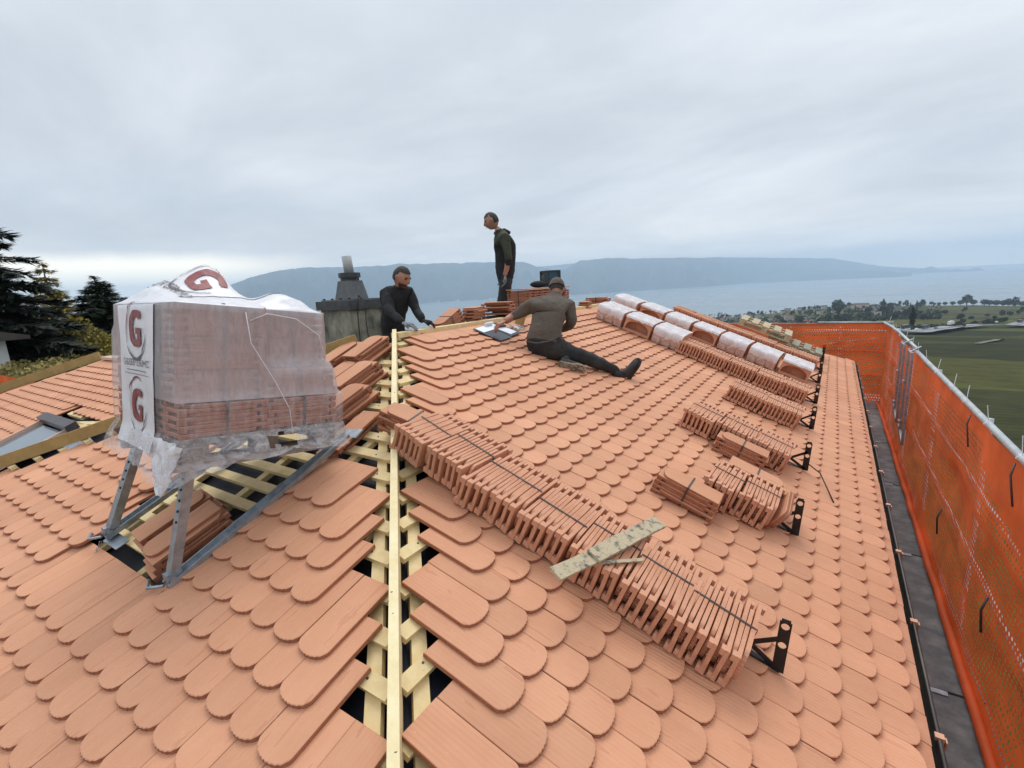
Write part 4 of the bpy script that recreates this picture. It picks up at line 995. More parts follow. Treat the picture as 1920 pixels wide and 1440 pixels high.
flat_bundle(ridgeM(-3.55, 7.7, ZR-0.08) @ RZ(0.3), 8, 'tile stack on the ridge right of the seated roofer', 'tile piles along the ridge', fan=0.012, pitch=0.0195)
flat_bundle(ridgeM(-3.60, 8.35, ZR-0.06) @ RZ(pi/2), 9, 'strapped tile stack on the ridge beside the top ridge tile pack', 'tile piles along the ridge', fan=0.01, pitch=0.0195)
cr = thing('crate', 'black perforated plastic crate under crooked tiles on the ridge', 'crate', ridgeM(-3.62, 5.30, ZR-0.13))
b = MB()
b.box((0, -0.19, 0.02), (0.40, 0.012, 0.03)); b.box((0, -0.19, 0.13), (0.40, 0.012, 0.03))
for k in range(8): b.box((-0.194+0.0555*k, -0.19, 0.075), (0.022, 0.012, 0.08))
b.box((0, 0.19, 0.075), (0.40, 0.012, 0.14)); b.box((-0.195, 0, 0.075), (0.012, 0.38, 0.14)); b.box((0.195, 0, 0.075), (0.012, 0.38, 0.14)); b.box((0, 0, 0.012), (0.4, 0.38, 0.02))
part('crate_wall', b, 'plastic_black', cr)
# big block of strapped bundles with radio
bx, by, bz = -3.95, 6.85, -0.60
blk = 0
for layer in range(3):
    for k in range(7):
        flat_bundle(ridgeM(bx, by-0.55+k*0.185, bz+layer*0.175) @ RZ(pi/2*1.0) @ RZ(0.0 if layer % 2 else pi/2*0), 9, 'strapped tile bundle in the block under the radio, %s layer, %s from the standing man' % (['bottom', 'middle', 'top'][layer], ['nearest', 'second', 'third', 'fourth', 'fifth', 'sixth', 'farthest'][k]), 'tile bundles in the block under the radio', fan=0.002, pitch=0.0188)
topz = bz+3*0.175+0.003
b = MB(); b.box((bx, by, topz+0.01), (0.42, 1.30, 0.016)); single('cover_board', b, 'clay_plain', 'flat terracotta slab covering the tile block under the radio', 'slab')
rd = thing('site_radio', 'dark blue-green site radio standing on the tile block', 'radio', ridgeM(bx+0.05, by+0.28, topz+0.02, radians(-35)))
b = MB(); b.box((0, 0, 0.135), (0.27, 0.20, 0.20)); part('body', b, 'teal', rd)
b = MB()
for sx in (-0.13, 0.13):
    for sy in (-0.10, 0.10): b.box((sx, sy, 0.135), (0.035, 0.035, 0.25))
for z in (0.02, 0.25):
    for sy in (-0.10, 0.10): b.box((0, sy, z), (0.27, 0.03, 0.03))
    for sx in (-0.13, 0.13): b.box((sx, 0, z), (0.03, 0.2, 0.03))
part('roll_frame', b, 'plastic_black', rd)
b = MB(); b.box((-0.04, -0.104, 0.14), (0.12, 0.01, 0.12)); part('panel', b, 'vent_grey', rd)
b = MB(); b.tube([(-0.04, -0.11, 0.10), (-0.04, -0.12, 0.10)], 0.03, 12); part('dial', b, 'plastic_black', rd)
b = MB()
for i in range(7):
    for k in range(12): 
        a = pi*i/6; c = 2*pi*k/12; r_ = 1+0.2*noise.noise(Vector((i, k, 1))); b.v.append(Vector((0.15*sin(a)*cos(c)*r_, 0.12*sin(a)*sin(c)*r_, 0.055*cos(a)*r_+0.055)))
for i in range(6):
    for k in range(12): b.f.append((i*12+k, i*12+(k+1) % 12, (i+1)*12+(k+1) % 12, (i+1)*12+k)); b.m.append(0)
single('tool_bag', b, 'black_knit', 'crumpled black bag beside the site radio on the tile block', 'bag', True, ridgeM(bx-0.02, by+0.02, topz+0.02))
# ================================================================== FOLDER AND TOOLS
fo = thing('folder', 'open dark blue clip folder with white sheets lying on the top tiles', 'folder', frameR(-3.17, 4.52, 0.022) @ RZ(0.12))
b = MB(); b.box((-0.14, 0, 0.004), (0.27, 0.36, 0.006)); b.box((0.14, 0.01, 0.004), (0.26, 0.34, 0.006)); part('cover', b, 'folder', fo)
b = MB(); b.box((-0.05, 0.11, 0.010), (0.40, 0.12, 0.004)); part('sheet', b, 'paper', fo)
b = MB(); b.box((0.13, 0.0, 0.011), (0.17, 0.26, 0.005), RZ(0.06).to_3x3()); part('sheet', b, 'paper', fo)
b = MB(); b.tube([(-0.05, 0.16, 0.035), (0.10, 0.15, 0.035)], 0.018, 10); part('rolled_sheet', b, 'paper', fo, True)
b = MB(); b.box((0.12, 0.05, 0.03), (0.20, 0.02, 0.02), RZ(-0.15).to_3x3()); part('pen_case', b, 'plastic_black', fo)
tb = MB()
for k in range(26):
    a = random.uniform(0, 2*pi); c = Vector((random.gauss(0, .07), random.gauss(0, .05), 0.008)); d = Vector((cos(a), sin(a), 0.05))*random.uniform(.02, .06); tb.tube([c-d, c+d], 0.004, 5)
o = part('metal_clips', tb, 'galv', None, mw=frameR(-3.18, 4.92, 0.02)); o['kind'] = 'stuff'; o['label'] = 'scatter of small metal clips and screws beside the folder'
b = MB(); b.box((0, 0, 0.06), (0.07, 0.09, 0.12)); b.box((0, 0, 0.125), (0.09, 0.11, 0.012)); single('wooden_block', b, 'wood_old', 'small brown wooden block by the reaching hand of the seated roofer', 'block', mw=frameR(-3.28, 5.15, 0.0))
# ================================================================== SCAFFOLD AND NET
NX, NZ0, NZ1, NY1 = 1.10, -3.20, -1.30, 14.3
def net_sheet(P, nu, nv, band=lambda v: False, fx=0.56, fz=0.76, solid=None):
    """knitted net: rows of cells, each a ring of mesh round a small upright oval hole, rows staggered"""
    mb = MB()
    for k in range(nv):
        sh = 0.5 if k % 2 else 0.0; row_ = []
        for i in range(nu+1):
            u = min(1, max(0, (i+sh)/nu)) if 0 < i < nu else i/nu
            a_ = P(u, k/nv); b_ = P(u, (k+1)/nv); mb.v += [a_, b_]; row_.append(len(mb.v)-2)
        for i in range(nu):
            a, d = row_[i], row_[i]+1; b_, c = row_[i+1], row_[i+1]+1
            va, vb, vc, vd = (mb.v[q] for q in (a, b_, c, d)); ce = (va+vb+vc+vd)/4
            if band(k/nv) or (solid and solid(ce)):
                mb.f.append((a, b_, c, d)); mb.m.append(0); continue
            j_ = random.uniform(0.7, 1.15); q0 = len(mb.v)
            mb.v += [ce+((va+vb)/2-ce)*fz*j_, ce+((vb+vc)/2-ce)*fx*j_, ce+((vc+vd)/2-ce)*fz*j_, ce+((vd+va)/2-ce)*fx*j_]
            for q in range(4):
                A = (a, b_, c, d)[q]; B = (a, b_, c, d)[(q+1) % 4]
                mb.f.append((A, B, q0+q)); mb.m.append(0)
                mb.f.append((B, q0+(q+1) % 4, q0+q)); mb.m.append(0)
    return mb
def PN(u, v):
    y = 0.6+(NY1-0.6)*u; z = NZ0+(NZ1-NZ0)*v
    bul = 0.06*sin(y*2.1+v*2)*v*(1-v)*2+0.03*noise.noise(Vector((y*1.3, z*2, 0)))+0.018*noise.noise(Vector((y*2.2+z*1.5, z*5-y*0.6, 7)))
    ins = 0.03*max(0, 0.10-v)/0.10
    return Vector((NX+bul-ins, y, z+0.015*noise.noise(Vector((y*1.7, 0, 3)))*v))
sn = thing('safety_net', 'long orange safety net along the right side scaffold, seen from the roof', 'safety net')
part('net', net_sheet(PN, 270, 38, band=lambda v: v > 0.91 or v < 0.05 or 0.63 < v < 0.65, solid=lambda c: noise.noise(Vector((c.y*0.9, c.z*2.2, 4))) > 0.34), 'net', sn)
b = MB(); b.tube([(NX-0.055+0.02*noise.noise(Vector((y*2, 0, 0))), y, NZ0+0.05) for y in [0.6+i*0.4 for i in range(35)]], 0.034, 8); part('net_roll', b, 'net', sn, True)
def PF(u, v):
    x = NX-3.9*u; z = NZ0-0.3+(NZ1+0.02-NZ0+0.3)*v
    return Vector((x, NY1+0.04*sin(x*3)*v*(1-v)*3, z))
sn2 = thing('safety_net', 'orange safety net closing the far end of the scaffold behind the pallets', 'safety net')
part('net', net_sheet(PF, 78, 34, band=lambda v: v > 0.95), 'net', sn2)
def PL_(u, v): return Vector((-22+7.5*u, 3.4, -3.3+(1.5)*v))
sn3 = thing('safety_net', 'orange net strip glimpsed behind the beam at the left edge', 'safety net')
part('net', net_sheet(PL_, 60, 14, band=lambda v: v > 0.8), 'net', sn3)
sc = thing('scaffold', 'steel tube scaffold with dark walkway deck beside the right eave', 'scaffold')
def wob(y): return 0.012*noise.noise(Vector((y*.5, 0, 0)))
b = MB(); b.tube([(NX+0.005, y, NZ1+0.03) for y in (0.3, 4, 8, 9.6)], 0.026, 10); part('guard_rail', b, 'galv_rail', sc, True)
b = MB(); b.tube([(NX+0.0, 9.4, NZ1+0.075), (NX+0.01, 12.0, NZ1+0.05), (NX-0.03, 13.2, NZ1+0.055), (NX-0.08, NY1, NZ1+0.04)], 0.024, 10); part('guard_rail', b, 'galv_rail', sc, True)
b = MB(); b.tube([(NX+0.1, NY1, NZ1+0.035), (NX-1.4, NY1, NZ1+0.035)], 0.022, 8); part('guard_rail', b, 'galv_rail', sc, True)
b = MB(); b.tube([(NX-1.0, NY1+0.02, NZ1+0.0), (NX-4.0, NY1+0.02, NZ1-0.0)], 0.022, 8); part('guard_rail', b, 'galv_rail', sc, True)
for z in (-1.95, -2.55):
    b = MB(); b.tube([(NX+0.07, y, z) for y in (0.3, 7, NY1)], 0.024, 8); part('guard_rail', b, 'galv_rail', sc, True)
    b = MB(); b.tube([(NX, NY1+0.08, z), (NX-4, NY1+0.08, z)], 0.024, 8); part('guard_rail', b, 'galv_rail', sc, True)
b = MB(); b.tube([(NX, NY1+0.1, -1.62), (NX-2.6, NY1+0.1, -2.05)], 0.02, 8); part('brace', b, 'galv_rail', sc, True)
for y in (3.1, 5.6, 8.1, 10.6, 13.1, 14.35):
    b = MB(); b.tube([(NX+0.10, y, -9), (NX+0.10, y, NZ1-0.02)], 0.024, 8); part('post', b, 'galv_rail', sc, True)
for x in (0.2, -0.9, -2.2): b = MB(); b.tube([(x, NY1+0.12, -9), (x, NY1+0.12, NZ1)], 0.024, 8); part('post', b, 'galv_rail', sc, True)
y = 0.0
for k in range(7):
    y1 = y+2.2; b = MB(); b.box((0.37, y+1.09, NZ0-0.03), (0.62, 2.17, 0.045)); b.box((0.92, y+1.09, NZ0-0.03), (0.48, 2.17, 0.045)); part('deck_board', b, 'deck', sc); 
    b = MB(); b.box((0.68, y+2.16, NZ0-0.004), (0.5, 0.05, 0.012)); part('deck_joint', b, 'galv', sc); y = y1
b = MB(); b.box((-0.9, NY1-0.4, NZ0-0.045), (1.9, 0.7, 0.045)); part('deck_board', b, 'deck', sc)
# debris on the deck and zip ties
ties = MB()
for k in range(15):
    y = 2.6+k*0.82+random.uniform(-.15, .15); z = NZ1+0.03; a = random.uniform(-1, 1)
    ties.tube([(NX+0.0, y, z+0.028), (NX-0.028, y, z), (NX, y, z-0.028), (NX+0.028, y, z), (NX, y, z+0.028), (NX+0.03*a, y+0.04*a, z+0.16)], 0.003, 5)
part('zip_tie', ties, 'paper', sc, kind='stuff')
for y, s_ in ((4.3, 1), (5.6, 1)):
    b = MB(); b.tube([(NX-0.03, y, NZ1), (NX-0.05, y-0.03, NZ1-0.08), (NX-0.04, y-0.12, NZ1-0.26)], 0.006, 6); part('tie_strap', b, 'strap', sc, True)
for y, z in ((4.4, -2.35), (6.2, -2.45)):
    b = MB(); b.tube([(NX-0.03, y, z), (NX-0.06, y-0.02, z-0.1), (NX-0.05, y-0.05, z-0.26)], 0.008, 6); part('tie_strap', b, 'strap', sc, True)
# hanging galvanised frames
def hang(y, zt, zb, label):
    th = thing('hanging_frame', label, 'steel frame', None, 'galvanised frames hung on the scaffold rail')
    b = MB(); b.bar((NX-0.10, y, zt), (NX-0.10, y, zb), 0.05, 0.03, (1, 0, 0)); part('upright', b, 'galv', th)
    b = MB(); b.bar((NX-0.10, y-0.42, zt), (NX-0.10, y-0.42, zb-0.05), 0.05, 0.03, (1, 0, 0)); part('upright', b, 'galv', th)
    b = MB(); b.tube([(NX-0.10, y, zt-0.02), (NX-0.10, y-0.42, zt-0.02)], 0.014, 8); b.tube([(NX-0.10, y-.2, zt-0.02), (NX+0.02, y-.2, zt+0.06)], 0.012, 8); part('hanger', b, 'galv', th)
    b = MB(); b.bar((NX-0.10, y+0.15, zb+0.1), (NX-0.10, y-0.44, zb-0.05), 0.035, 0.03, (1, 0, 0)); part('cross_bar', b, 'galv', th)
    for q in (zt-0.5, zb+0.2): b = MB(); b.box((NX-0.12, y, q), (0.03, 0.12, 0.02)); part('clamp', b, 'galv', th)
hang(10.3, -1.22, -2.45, 'left of two galvanised frames hanging on the orange net side rail')
hang(9.35, -1.22, -2.55, 'right and nearer of two galvanised frames hanging on the orange net side rail')
# ================================================================== PEOPLE
def skin_body(name, joints, bones, regions, parent, extra=None, sub=2):
    """joints: id -> (pos, radius or (rx, ry)); bones: (a, b); regions: list (a, b, mat) used to colour faces by the nearest bone"""
    ids = list(joints); me = bpy.data.meshes.new(name)
    me.from_pydata([tuple(joints[i][0]) for i in ids], [(ids.index(a), ids.index(b)) for a, b in bones], [])
    ob = bpy.data.objects.new('tmp', me); COL.objects.link(ob)
    md = ob.modifiers.new('skin', 'SKIN'); md.use_smooth_shade = True
    sv = me.skin_vertices[0].data
    for k, i in enumerate(ids):
        r_ = joints[i][1]; sv[k].radius = r_ if isinstance(r_, tuple) else (r_, r_)
        sv[k].use_root = (k == 0)
    ms = ob.modifiers.new('sub', 'SUBSURF'); ms.levels = sub; ms.render_levels = sub
    dg = bpy.context.evaluated_depsgraph_get(); m2 = bpy.data.meshes.new_from_object(ob.evaluated_get(dg))
    bpy.data.objects.remove(ob)
    mats_ = []
    for a, b_, m_ in regions:
        if m_ not in mats_: mats_.append(m_)
    m2.materials.clear()
    for m_ in mats_: m2.materials.append(M[m_])
    rad = lambda j: (max(joints[j][1]) if isinstance(joints[j][1], tuple) else joints[j][1])
    seg = [(Vector(joints[a][0]), Vector(joints[b_][0]), mats_.index(m_), rad(a), rad(b_)) for a, b_, m_ in regions]
    for v in m2.vertices:
        n = v.normal; v.co += n*(0.009*noise.fractal(v.co*9, 1, 2, 3)+0.007*noise.noise(Vector((v.co.x*7, v.co.y*7, v.co.z*26))))
    for p in m2.polygons:
        c = p.center; best = 1e9
        for a, b_, mi, ra, rb_ in seg:
            d = b_-a; t = max(0, min(1, (c-a).dot(d)/max(1e-9, d.length_squared))); q = (c-(a+d*t)).length/(ra+(rb_-ra)*t)
            if q < best: best = q; p.material_index = mi
        p.use_smooth = True
    # join extra meshes (head)
    if extra:
        bm = bmesh.new(); bm.from_mesh(m2)
        for mb, m_ in extra:
            mi = mats_.index(m_) if m_ in mats_ else None
            if mi is None: mats_.append(m_); m2.materials.append(M[m_]); mi = len(mats_)-1
            vs = [bm.verts.new(v) for v in mb.v]
            for f in mb.f:
                try: fa = bm.faces.new([vs[i] for i in f]); fa.material_index = mi; fa.smooth = True
                except ValueError: pass
        bm.to_mesh(m2); bm.free()
    return link(name, m2, parent)
def head_mesh(c, face, upv, s=0.115):
    """skull with brow, nose, chin; face = forward direction"""
    f = Vector(face).normalized(); u = Vector(upv); u = (u-f*u.dot(f)).normalized(); r_ = f.cross(u)
    mb = MB(); n, m_ = 16, 20
    for i in range(n+1):
        th_ = pi*i/n
        for k in range(m_):
            ph = 2*pi*k/m_; x, y, z = sin(th_)*cos(ph), sin(th_)*sin(ph), cos(th_)   # x forward
            px, py, pz = x*0.90, y*0.72, z*1.08
            if z < -0.1: py *= 1-0.38*(-z-0.1); px *= 1-0.10*(-z)
            if x > 0.3 and z < 0: px += 0.05
            # nose
            if x > 0.55: px += 0.24*exp(-((y/0.16)**2)-(((z+0.12)/0.22)**2))
            # eye sockets
            if x > 0.4: px -= 0.10*exp(-(((abs(y)-0.32)/0.16)**2)-(((z-0.12)/0.11)**2))
            if x > 0.4: px += 0.05*exp(-((y/0.3)**2)-(((z+0.50)/0.08)**2)) + 0.08*exp(-((y/0.3)**2)-(((z+0.82)/0.14)**2))
            # ears
            if abs(y) > 0.8 and abs(x) < 0.25 and abs(z) < 0.3: py *= 1.16
            mb.v.append(Vector(c)+(f*px+r_*py+u*pz)*s)
    for i in range(n):
        for k in range(m_): mb.f.append((i*m_+k, i*m_+(k+1) % m_, (i+1)*m_+(k+1) % m_, (i+1)*m_+k)); mb.m.append(0)
    return mb, (Vector(c), f, u, r_, s)
def face_details(hc, p):
    c, f, u, r_, s = hc
    for sd4 in (-1, 1):
        b = MB(); b.tube([c+(f*0.80+r_*sd4*0.18+u*0.24)*s, c+(f*0.83+r_*sd4*0.34+u*0.27)*s, c+(f*0.70+r_*sd4*0.50+u*0.20)*s], [0.05*s, 0.06*s, 0.03*s], 6); part('eyebrow', b, 'hair', p, True)
        b = MB(); b.tube([c+(f*0.77+r_*sd4*0.22+u*0.10)*s, c+(f*0.74+r_*sd4*0.44+u*0.10)*s], 0.055*s, 6); part('eye', b, 'eye_dark', p, True)
        b = MB(); b.tube([c+(f*0.0+r_*sd4*0.72-u*0.25)*s, c+(f*-0.08+r_*sd4*0.82+u*0.02)*s, c+(f*-0.02+r_*sd4*0.80+u*0.20)*s], [0.05*s, 0.11*s, 0.06*s], 8); part('ear', b, 'skin', p, True)
    b = MB(); b.tube([c+(f*0.90-r_*0.20-u*0.56)*s, c+(f*0.97-u*0.55)*s, c+(f*0.90+r_*0.20-u*0.56)*s], 0.035*s, 6); part('mouth', b, 'eye_dark', p, True)
def hair_mesh(hc, back=1.0, front=0.35, thick=1.07, beard=False):
    c, f, u, r_, s = hc; mb = MB(); n, m_ = 16, 24
    for i in range(n+1):
        th_ = pi*i/n
        for k in range(m_):
            ph = 2*pi*k/m_; x, y, z = sin(th_)*cos(ph), sin(th_)*sin(ph), cos(th_)
            t = thick+0.03*noise.noise(Vector((x*9, y*9, z*9)))
            py = 0.72*y
            if z < -0.1: py *= 1-0.38*(-z-0.1)
            mb.v.append(c+(f*x*0.92+r_*py+u*z*1.08)*s*t)
    for i in range(n):
        for k in range(m_):
            th_ = pi*(i+.5)/n; ph = 2*pi*(k+.5)/m_; x, y, z = sin(th_)*cos(ph), sin(th_)*sin(ph), cos(th_)
            keep = (z > front+0.15*abs(y) if x > 0.1 else z > (-0.42 if x < -0.35 else 0.12+0.5*(x+0.2)))
            if beard: keep = (x > 0.15 and -0.95 < z < -0.36 and not (x > 0.75 and -0.62 < z < -0.5))
            if keep: mb.f.append((i*m_+k, i*m_+(k+1) % m_, (i+1)*m_+(k+1) % m_, (i+1)*m_+k)); mb.m.append(0)
    return mb
def hand_mesh(w_, dirv, palm, s=1.0, curl=0.4):
    """palm + five fingers as tapered bent tubes; w_ wrist, dirv fingers' direction, palm normal (side the fingers curl to)"""
    d = Vector(dirv).normalized(); p = Vector(palm); p = (p-d*p.dot(d)).normalized(); x = d.cross(p); w_ = Vector(w_); mb = MB()
    mb.tube([w_-d*0.01, w_+d*0.03*s, w_+d*0.07*s, w_+d*0.095*s], [0.026*s, 0.036*s, 0.042*s, 0.036*s], 10)
    b0 = len(mb.v)
    for i in range(b0):      # flatten palm
        v = mb.v[i]-w_; v = v-p*v.dot(p)*0.45; mb.v[i] = w_+v
    for k, (o, ln) in enumerate(((-0.030, 0.062), (-0.010, 0.072), (0.010, 0.068), (0.029, 0.052))):
        a = w_+d*0.088*s+x*o*s; q = [a]; ang = 0.15
        for j in range(3):
            ang += curl; q.append(q[-1]+(d*cos(ang)+p*sin(ang))*ln/2.6*s)
        mb.tube(q, [0.0105*s, 0.0098*s, 0.009*s, 0.007*s], 7)
    a = w_+d*0.03*s-x*0.03*s; mb.tube([a, a+(d*0.6-x*0.8+p*0.3).normalized()*0.035*s, a+(d*0.95-x*0.5+p*0.5).normalized()*0.065*s], [0.014*s, 0.012*s, 0.009*s], 7)
    return mb
def boot_mesh(ank, toe_dir, upv, s=1.0):
    f = Vector(toe_dir).normalized(); u = Vector(upv); u = (u-f*u.dot(f)).normalized(); r_ = f.cross(u); a = Vector(ank); up_ = MB(); so_ = MB()
    secs = [(-0.075, 0.034, 0.10), (-0.05, 0.042, 0.11), (0.0, 0.044, 0.105), (0.05, 0.044, 0.075), (0.10, 0.050, 0.055), (0.15, 0.050, 0.042), (0.19, 0.038, 0.03), (0.205, 0.02, 0.02)]
    n = 10; b = []
    for x, w_, h_ in secs:
        b.append(len(up_.v))
        for k in range(n):
            t = pi*k/(n-1); up_.v.append(a+(f*x+r_*cos(t)*w_+u*(sin(t)**0.7*h_-0.075))*s)
    for i in range(len(secs)-1):
        for k in range(n-1): up_.f.append((b[i]+k, b[i]+k+1, b[i+1]+k+1, b[i+1]+k)); up_.m.append(0)
        up_.f.append((b[i+1], b[i+1]+n-1, b[i]+n-1, b[i])); up_.m.append(0)
    up_.f.append(tuple(b[0]+k for k in range(n))); up_.f.append(tuple(b[-1]+k for k in reversed(range(n)))); up_.m += [0, 0]
    up_.tube([a-f*0.02*s-u*0.02*s, a-f*0.025*s+u*0.05*s, a-f*0.03*s+u*0.10*s], [0.052*s, 0.05*s, 0.053*s], 12)
    out = []
    for x, w_ in ((-0.085, 0.02), (-0.07, 0.036), (0.0, 0.036), (0.05, 0.038), (0.11, 0.054), (0.16, 0.052), (0.20, 0.036), (0.215, 0.012)): out.append((x, w_))
    poly = [(x, w_) for x, w_ in out]+[(x, -w_) for x, w_ in reversed(out)]
    Tm = Matrix(((f.x, r_.x, u.x, a.x), (f.y, r_.y, u.y, a.y), (f.z, r_.z, u.z, a.z), (0, 0, 0, 1)))
    so_.prism([(x*s, y*s) for x, y in poly], -0.103*s, -0.075*s, Tm)
    return up_, so_
IR = rt.copy(); IF = Vector((sin(YAW), cos(YAW), 0)); Z = Vector((0, 0, 1))
def person_standing():
    p = thing('person', 'man standing on the ridge in olive and black jacket and grey gloves, looking down', 'person')
    f0 = Vector((-4.38, 6.30, 0))+IR*0.13              # plan position of the pelvis
    F = -IR; Sd = IF                            # faces image-left; Sd: away from the camera
    def q(fwd, side, z): return f0+F*(fwd*1.08)+Sd*side+Z*(z*1.08+0.035)
    J = {'pel': (q(0, 0, 0.09), (0.165, 0.14)), 'wai': (q(0.0, 0, 0.24), (0.17, 0.145)), 'che': (q(-0.03, 0, 0.48), (0.185, 0.155)), 'up': (q(-0.01, 0, 0.62), (0.15, 0.12)), 'nk': (q(0.06, 0, 0.725), 0.058), 'nk2': (q(0.10, 0, 0.79), 0.052),
         'sL': (q(-0.02, -0.19, 0.62), 0.08), 'eL': (q(-0.06, -0.27, 0.34), 0.058), 'wL': (q(0.0, -0.27, 0.10), 0.036),
         'sR': (q(-0.02, 0.17, 0.62), 0.072), 'eR': (q(-0.04, 0.22, 0.34), 0.052), 'wR': (q(0.06, 0.20, 0.13), 0.034),
         'hL': (q(0, -0.10, 0.03), 0.10), 'kL': (q(0.03, -0.11, -0.36), 0.085), 'aL': (q(-0.02, -0.12, -0.72), 0.05),
         'hR': (q(0, 0.10, 0.03), 0.10), 'kR': (q(0.08, 0.11, -0.34), 0.085), 'aR': (q(0.05, 0.12, -0.70), 0.05)}
    B = [('pel', 'wai'), ('wai', 'che'), ('che', 'up'), ('up', 'nk'), ('nk', 'nk2'), ('up', 'sL'), ('sL', 'eL'), ('eL', 'wL'), ('up', 'sR'), ('sR', 'eR'), ('eR', 'wR'), ('pel', 'hL'), ('hL', 'kL'), ('kL', 'aL'), ('pel', 'hR'), ('hR', 'kR'), ('kR', 'aR')]
    mL = (Vector(J['eL'][0]).lerp(Vector(J['wL'][0]), 0.35)); J['cL'] = (mL, 0.046); B.remove(('eL', 'wL')); B += [('eL', 'cL'), ('cL', 'wL')]
    hd_, hc = head_mesh(q(0.155, 0, 0.87), F*0.93-Z*0.34, Z, 0.118)
    R_ = [('pel', 'wai', 'black_knit'), ('wai', 'che', 'black_knit'), ('che', 'up', 'olive'), ('up', 'nk', 'olive'), ('nk', 'nk2', 'skin'), ('sL', 'eL', 'olive'), ('eL', 'cL', 'black_knit'), ('cL', 'wL', 'skin_arm'), ('sR', 'eR', 'olive'), ('eR', 'wR', 'black_knit'), ('up', 'sL', 'olive'), ('up', 'sR', 'olive'),
          ('hL', 'kL', 'black_trousers'), ('kL', 'aL', 'black_trousers'), ('hR', 'kR', 'black_trousers'), ('kR', 'aR', 'black_trousers'), ('hL', 'hR', 'black_trousers')]
    skin_body('body', J, B, R_, p, [(hd_, 'skin')])
    part('hair', hair_mesh(hc, thick=1.035, front=0.52), 'hair', p, True); face_details(hc, p)
    part('glove', hand_mesh(J['wL'][0], -Z+F*0.1, F, 1.05, 0.25), 'glove', p, True); part('glove', hand_mesh(J['wR'][0], -Z+F*0.1, F, 1.05, 0.25), 'glove', p, True)
    hm = MB(); hm.tube([q(-0.09, 0, 0.70), q(-0.02, -0.07, 0.735), q(0.08, -0.05, 0.72), q(0.11, 0, 0.70), q(0.08, 0.05, 0.72), q(-0.02, 0.07, 0.735), q(-0.09, 0, 0.70)], 0.026, 8); part('hood', hm, 'olive', p, True)
    for k, (a, s_) in enumerate((('aL', -1), ('aR', 1))):
        u_, s2 = boot_mesh(Vector(J[a][0])-Z*0.03, F, Z); bo = part('boot', u_, 'boot', p, True); part('sole', s2, 'sole', bo)
def person_leaning():
    p = thing('person', 'bearded man in black sweater leaning on tiles at the ridge beside the chimney', 'person')
    d = 5.25
    def at(px, py, dd=0.0):
        r = fw+r2*(px-960)/909.14+u2*(720-py)/909.14; return r*(d+dd)
    J = {'pel': (at(738, 628, 0.10), (0.13, 0.12)), 'wai': (at(737, 600, 0.06), (0.14, 0.12)), 'che': (at(741, 572, -0.02), (0.165, 0.13)), 'up': (at(747, 552, -0.08), (0.13, 0.10)), 'nk': (at(750, 538, -0.12), 0.062), 'nk2': (at(752, 529, -0.16), 0.055),
         'sL': (at(724, 552, -0.12), 0.075), 'eL': (at(731, 585, -0.26), 0.055), 'wL': (at(757, 606, -0.42), 0.038),
         'sR': (at(768, 548, -0.02), 0.072), 'eR': (at(779, 580, -0.05), 0.054), 'wR': (at(793, 601, -0.20), 0.036),
         'hL': (at(732, 636, 0.1), 0.10), 'kL': (at(734, 672, 0.1), 0.07), 'aL': (at(738, 705, 0.25), 0.05),
         'hR': (at(746, 636, 0.2), 0.10), 'kR': (at(752, 672, 0.25), 0.07), 'aR': (at(756, 705, 0.4), 0.05)}
    B = [('pel', 'wai'), ('wai', 'che'), ('che', 'up'), ('up', 'nk'), ('nk', 'nk2'), ('up', 'sL'), ('sL', 'eL'), ('eL', 'wL'), ('up', 'sR'), ('sR', 'eR'), ('eR', 'wR'), ('pel', 'hL'), ('hL', 'kL'), ('kL', 'aL'), ('pel', 'hR'), ('hR', 'kR'), ('kR', 'aR')]
    fc = (IR*0.78-IF*0.35-Z*0.42)
    hd_, hc = head_mesh(at(753, 520, -0.20), fc, Z, 0.104)
    k_ = 'black_knit'; R_ = [(a, b, k_) for a, b in B if a not in ('nk', 'hL', 'hR', 'kL', 'kR')]+[('nk', 'nk2', 'skin')]+[(a, b, 'black_trousers') for a, b in B if a in ('hL', 'hR', 'kL', 'kR')]
    skin_body('body', J, B, R_, p, [(hd_, 'skin')])
    part('hair', hair_mesh(hc, thick=1.06, front=0.50), 'hair', p, True); face_details(hc, p); part('beard', hair_mesh(hc, thick=1.03, beard=True), 'beard', p, True)
    part('glove', hand_mesh(J['wL'][0], IR*0.9-IF*0.2-Z*0.25, -Z, 1.0, 0.2), 'glove', p, True)
    part('hand', hand_mesh(J['wR'][0], IR*0.9-Z*0.3, -Z, 1.0, 0.3), 'black_knit', p, True)
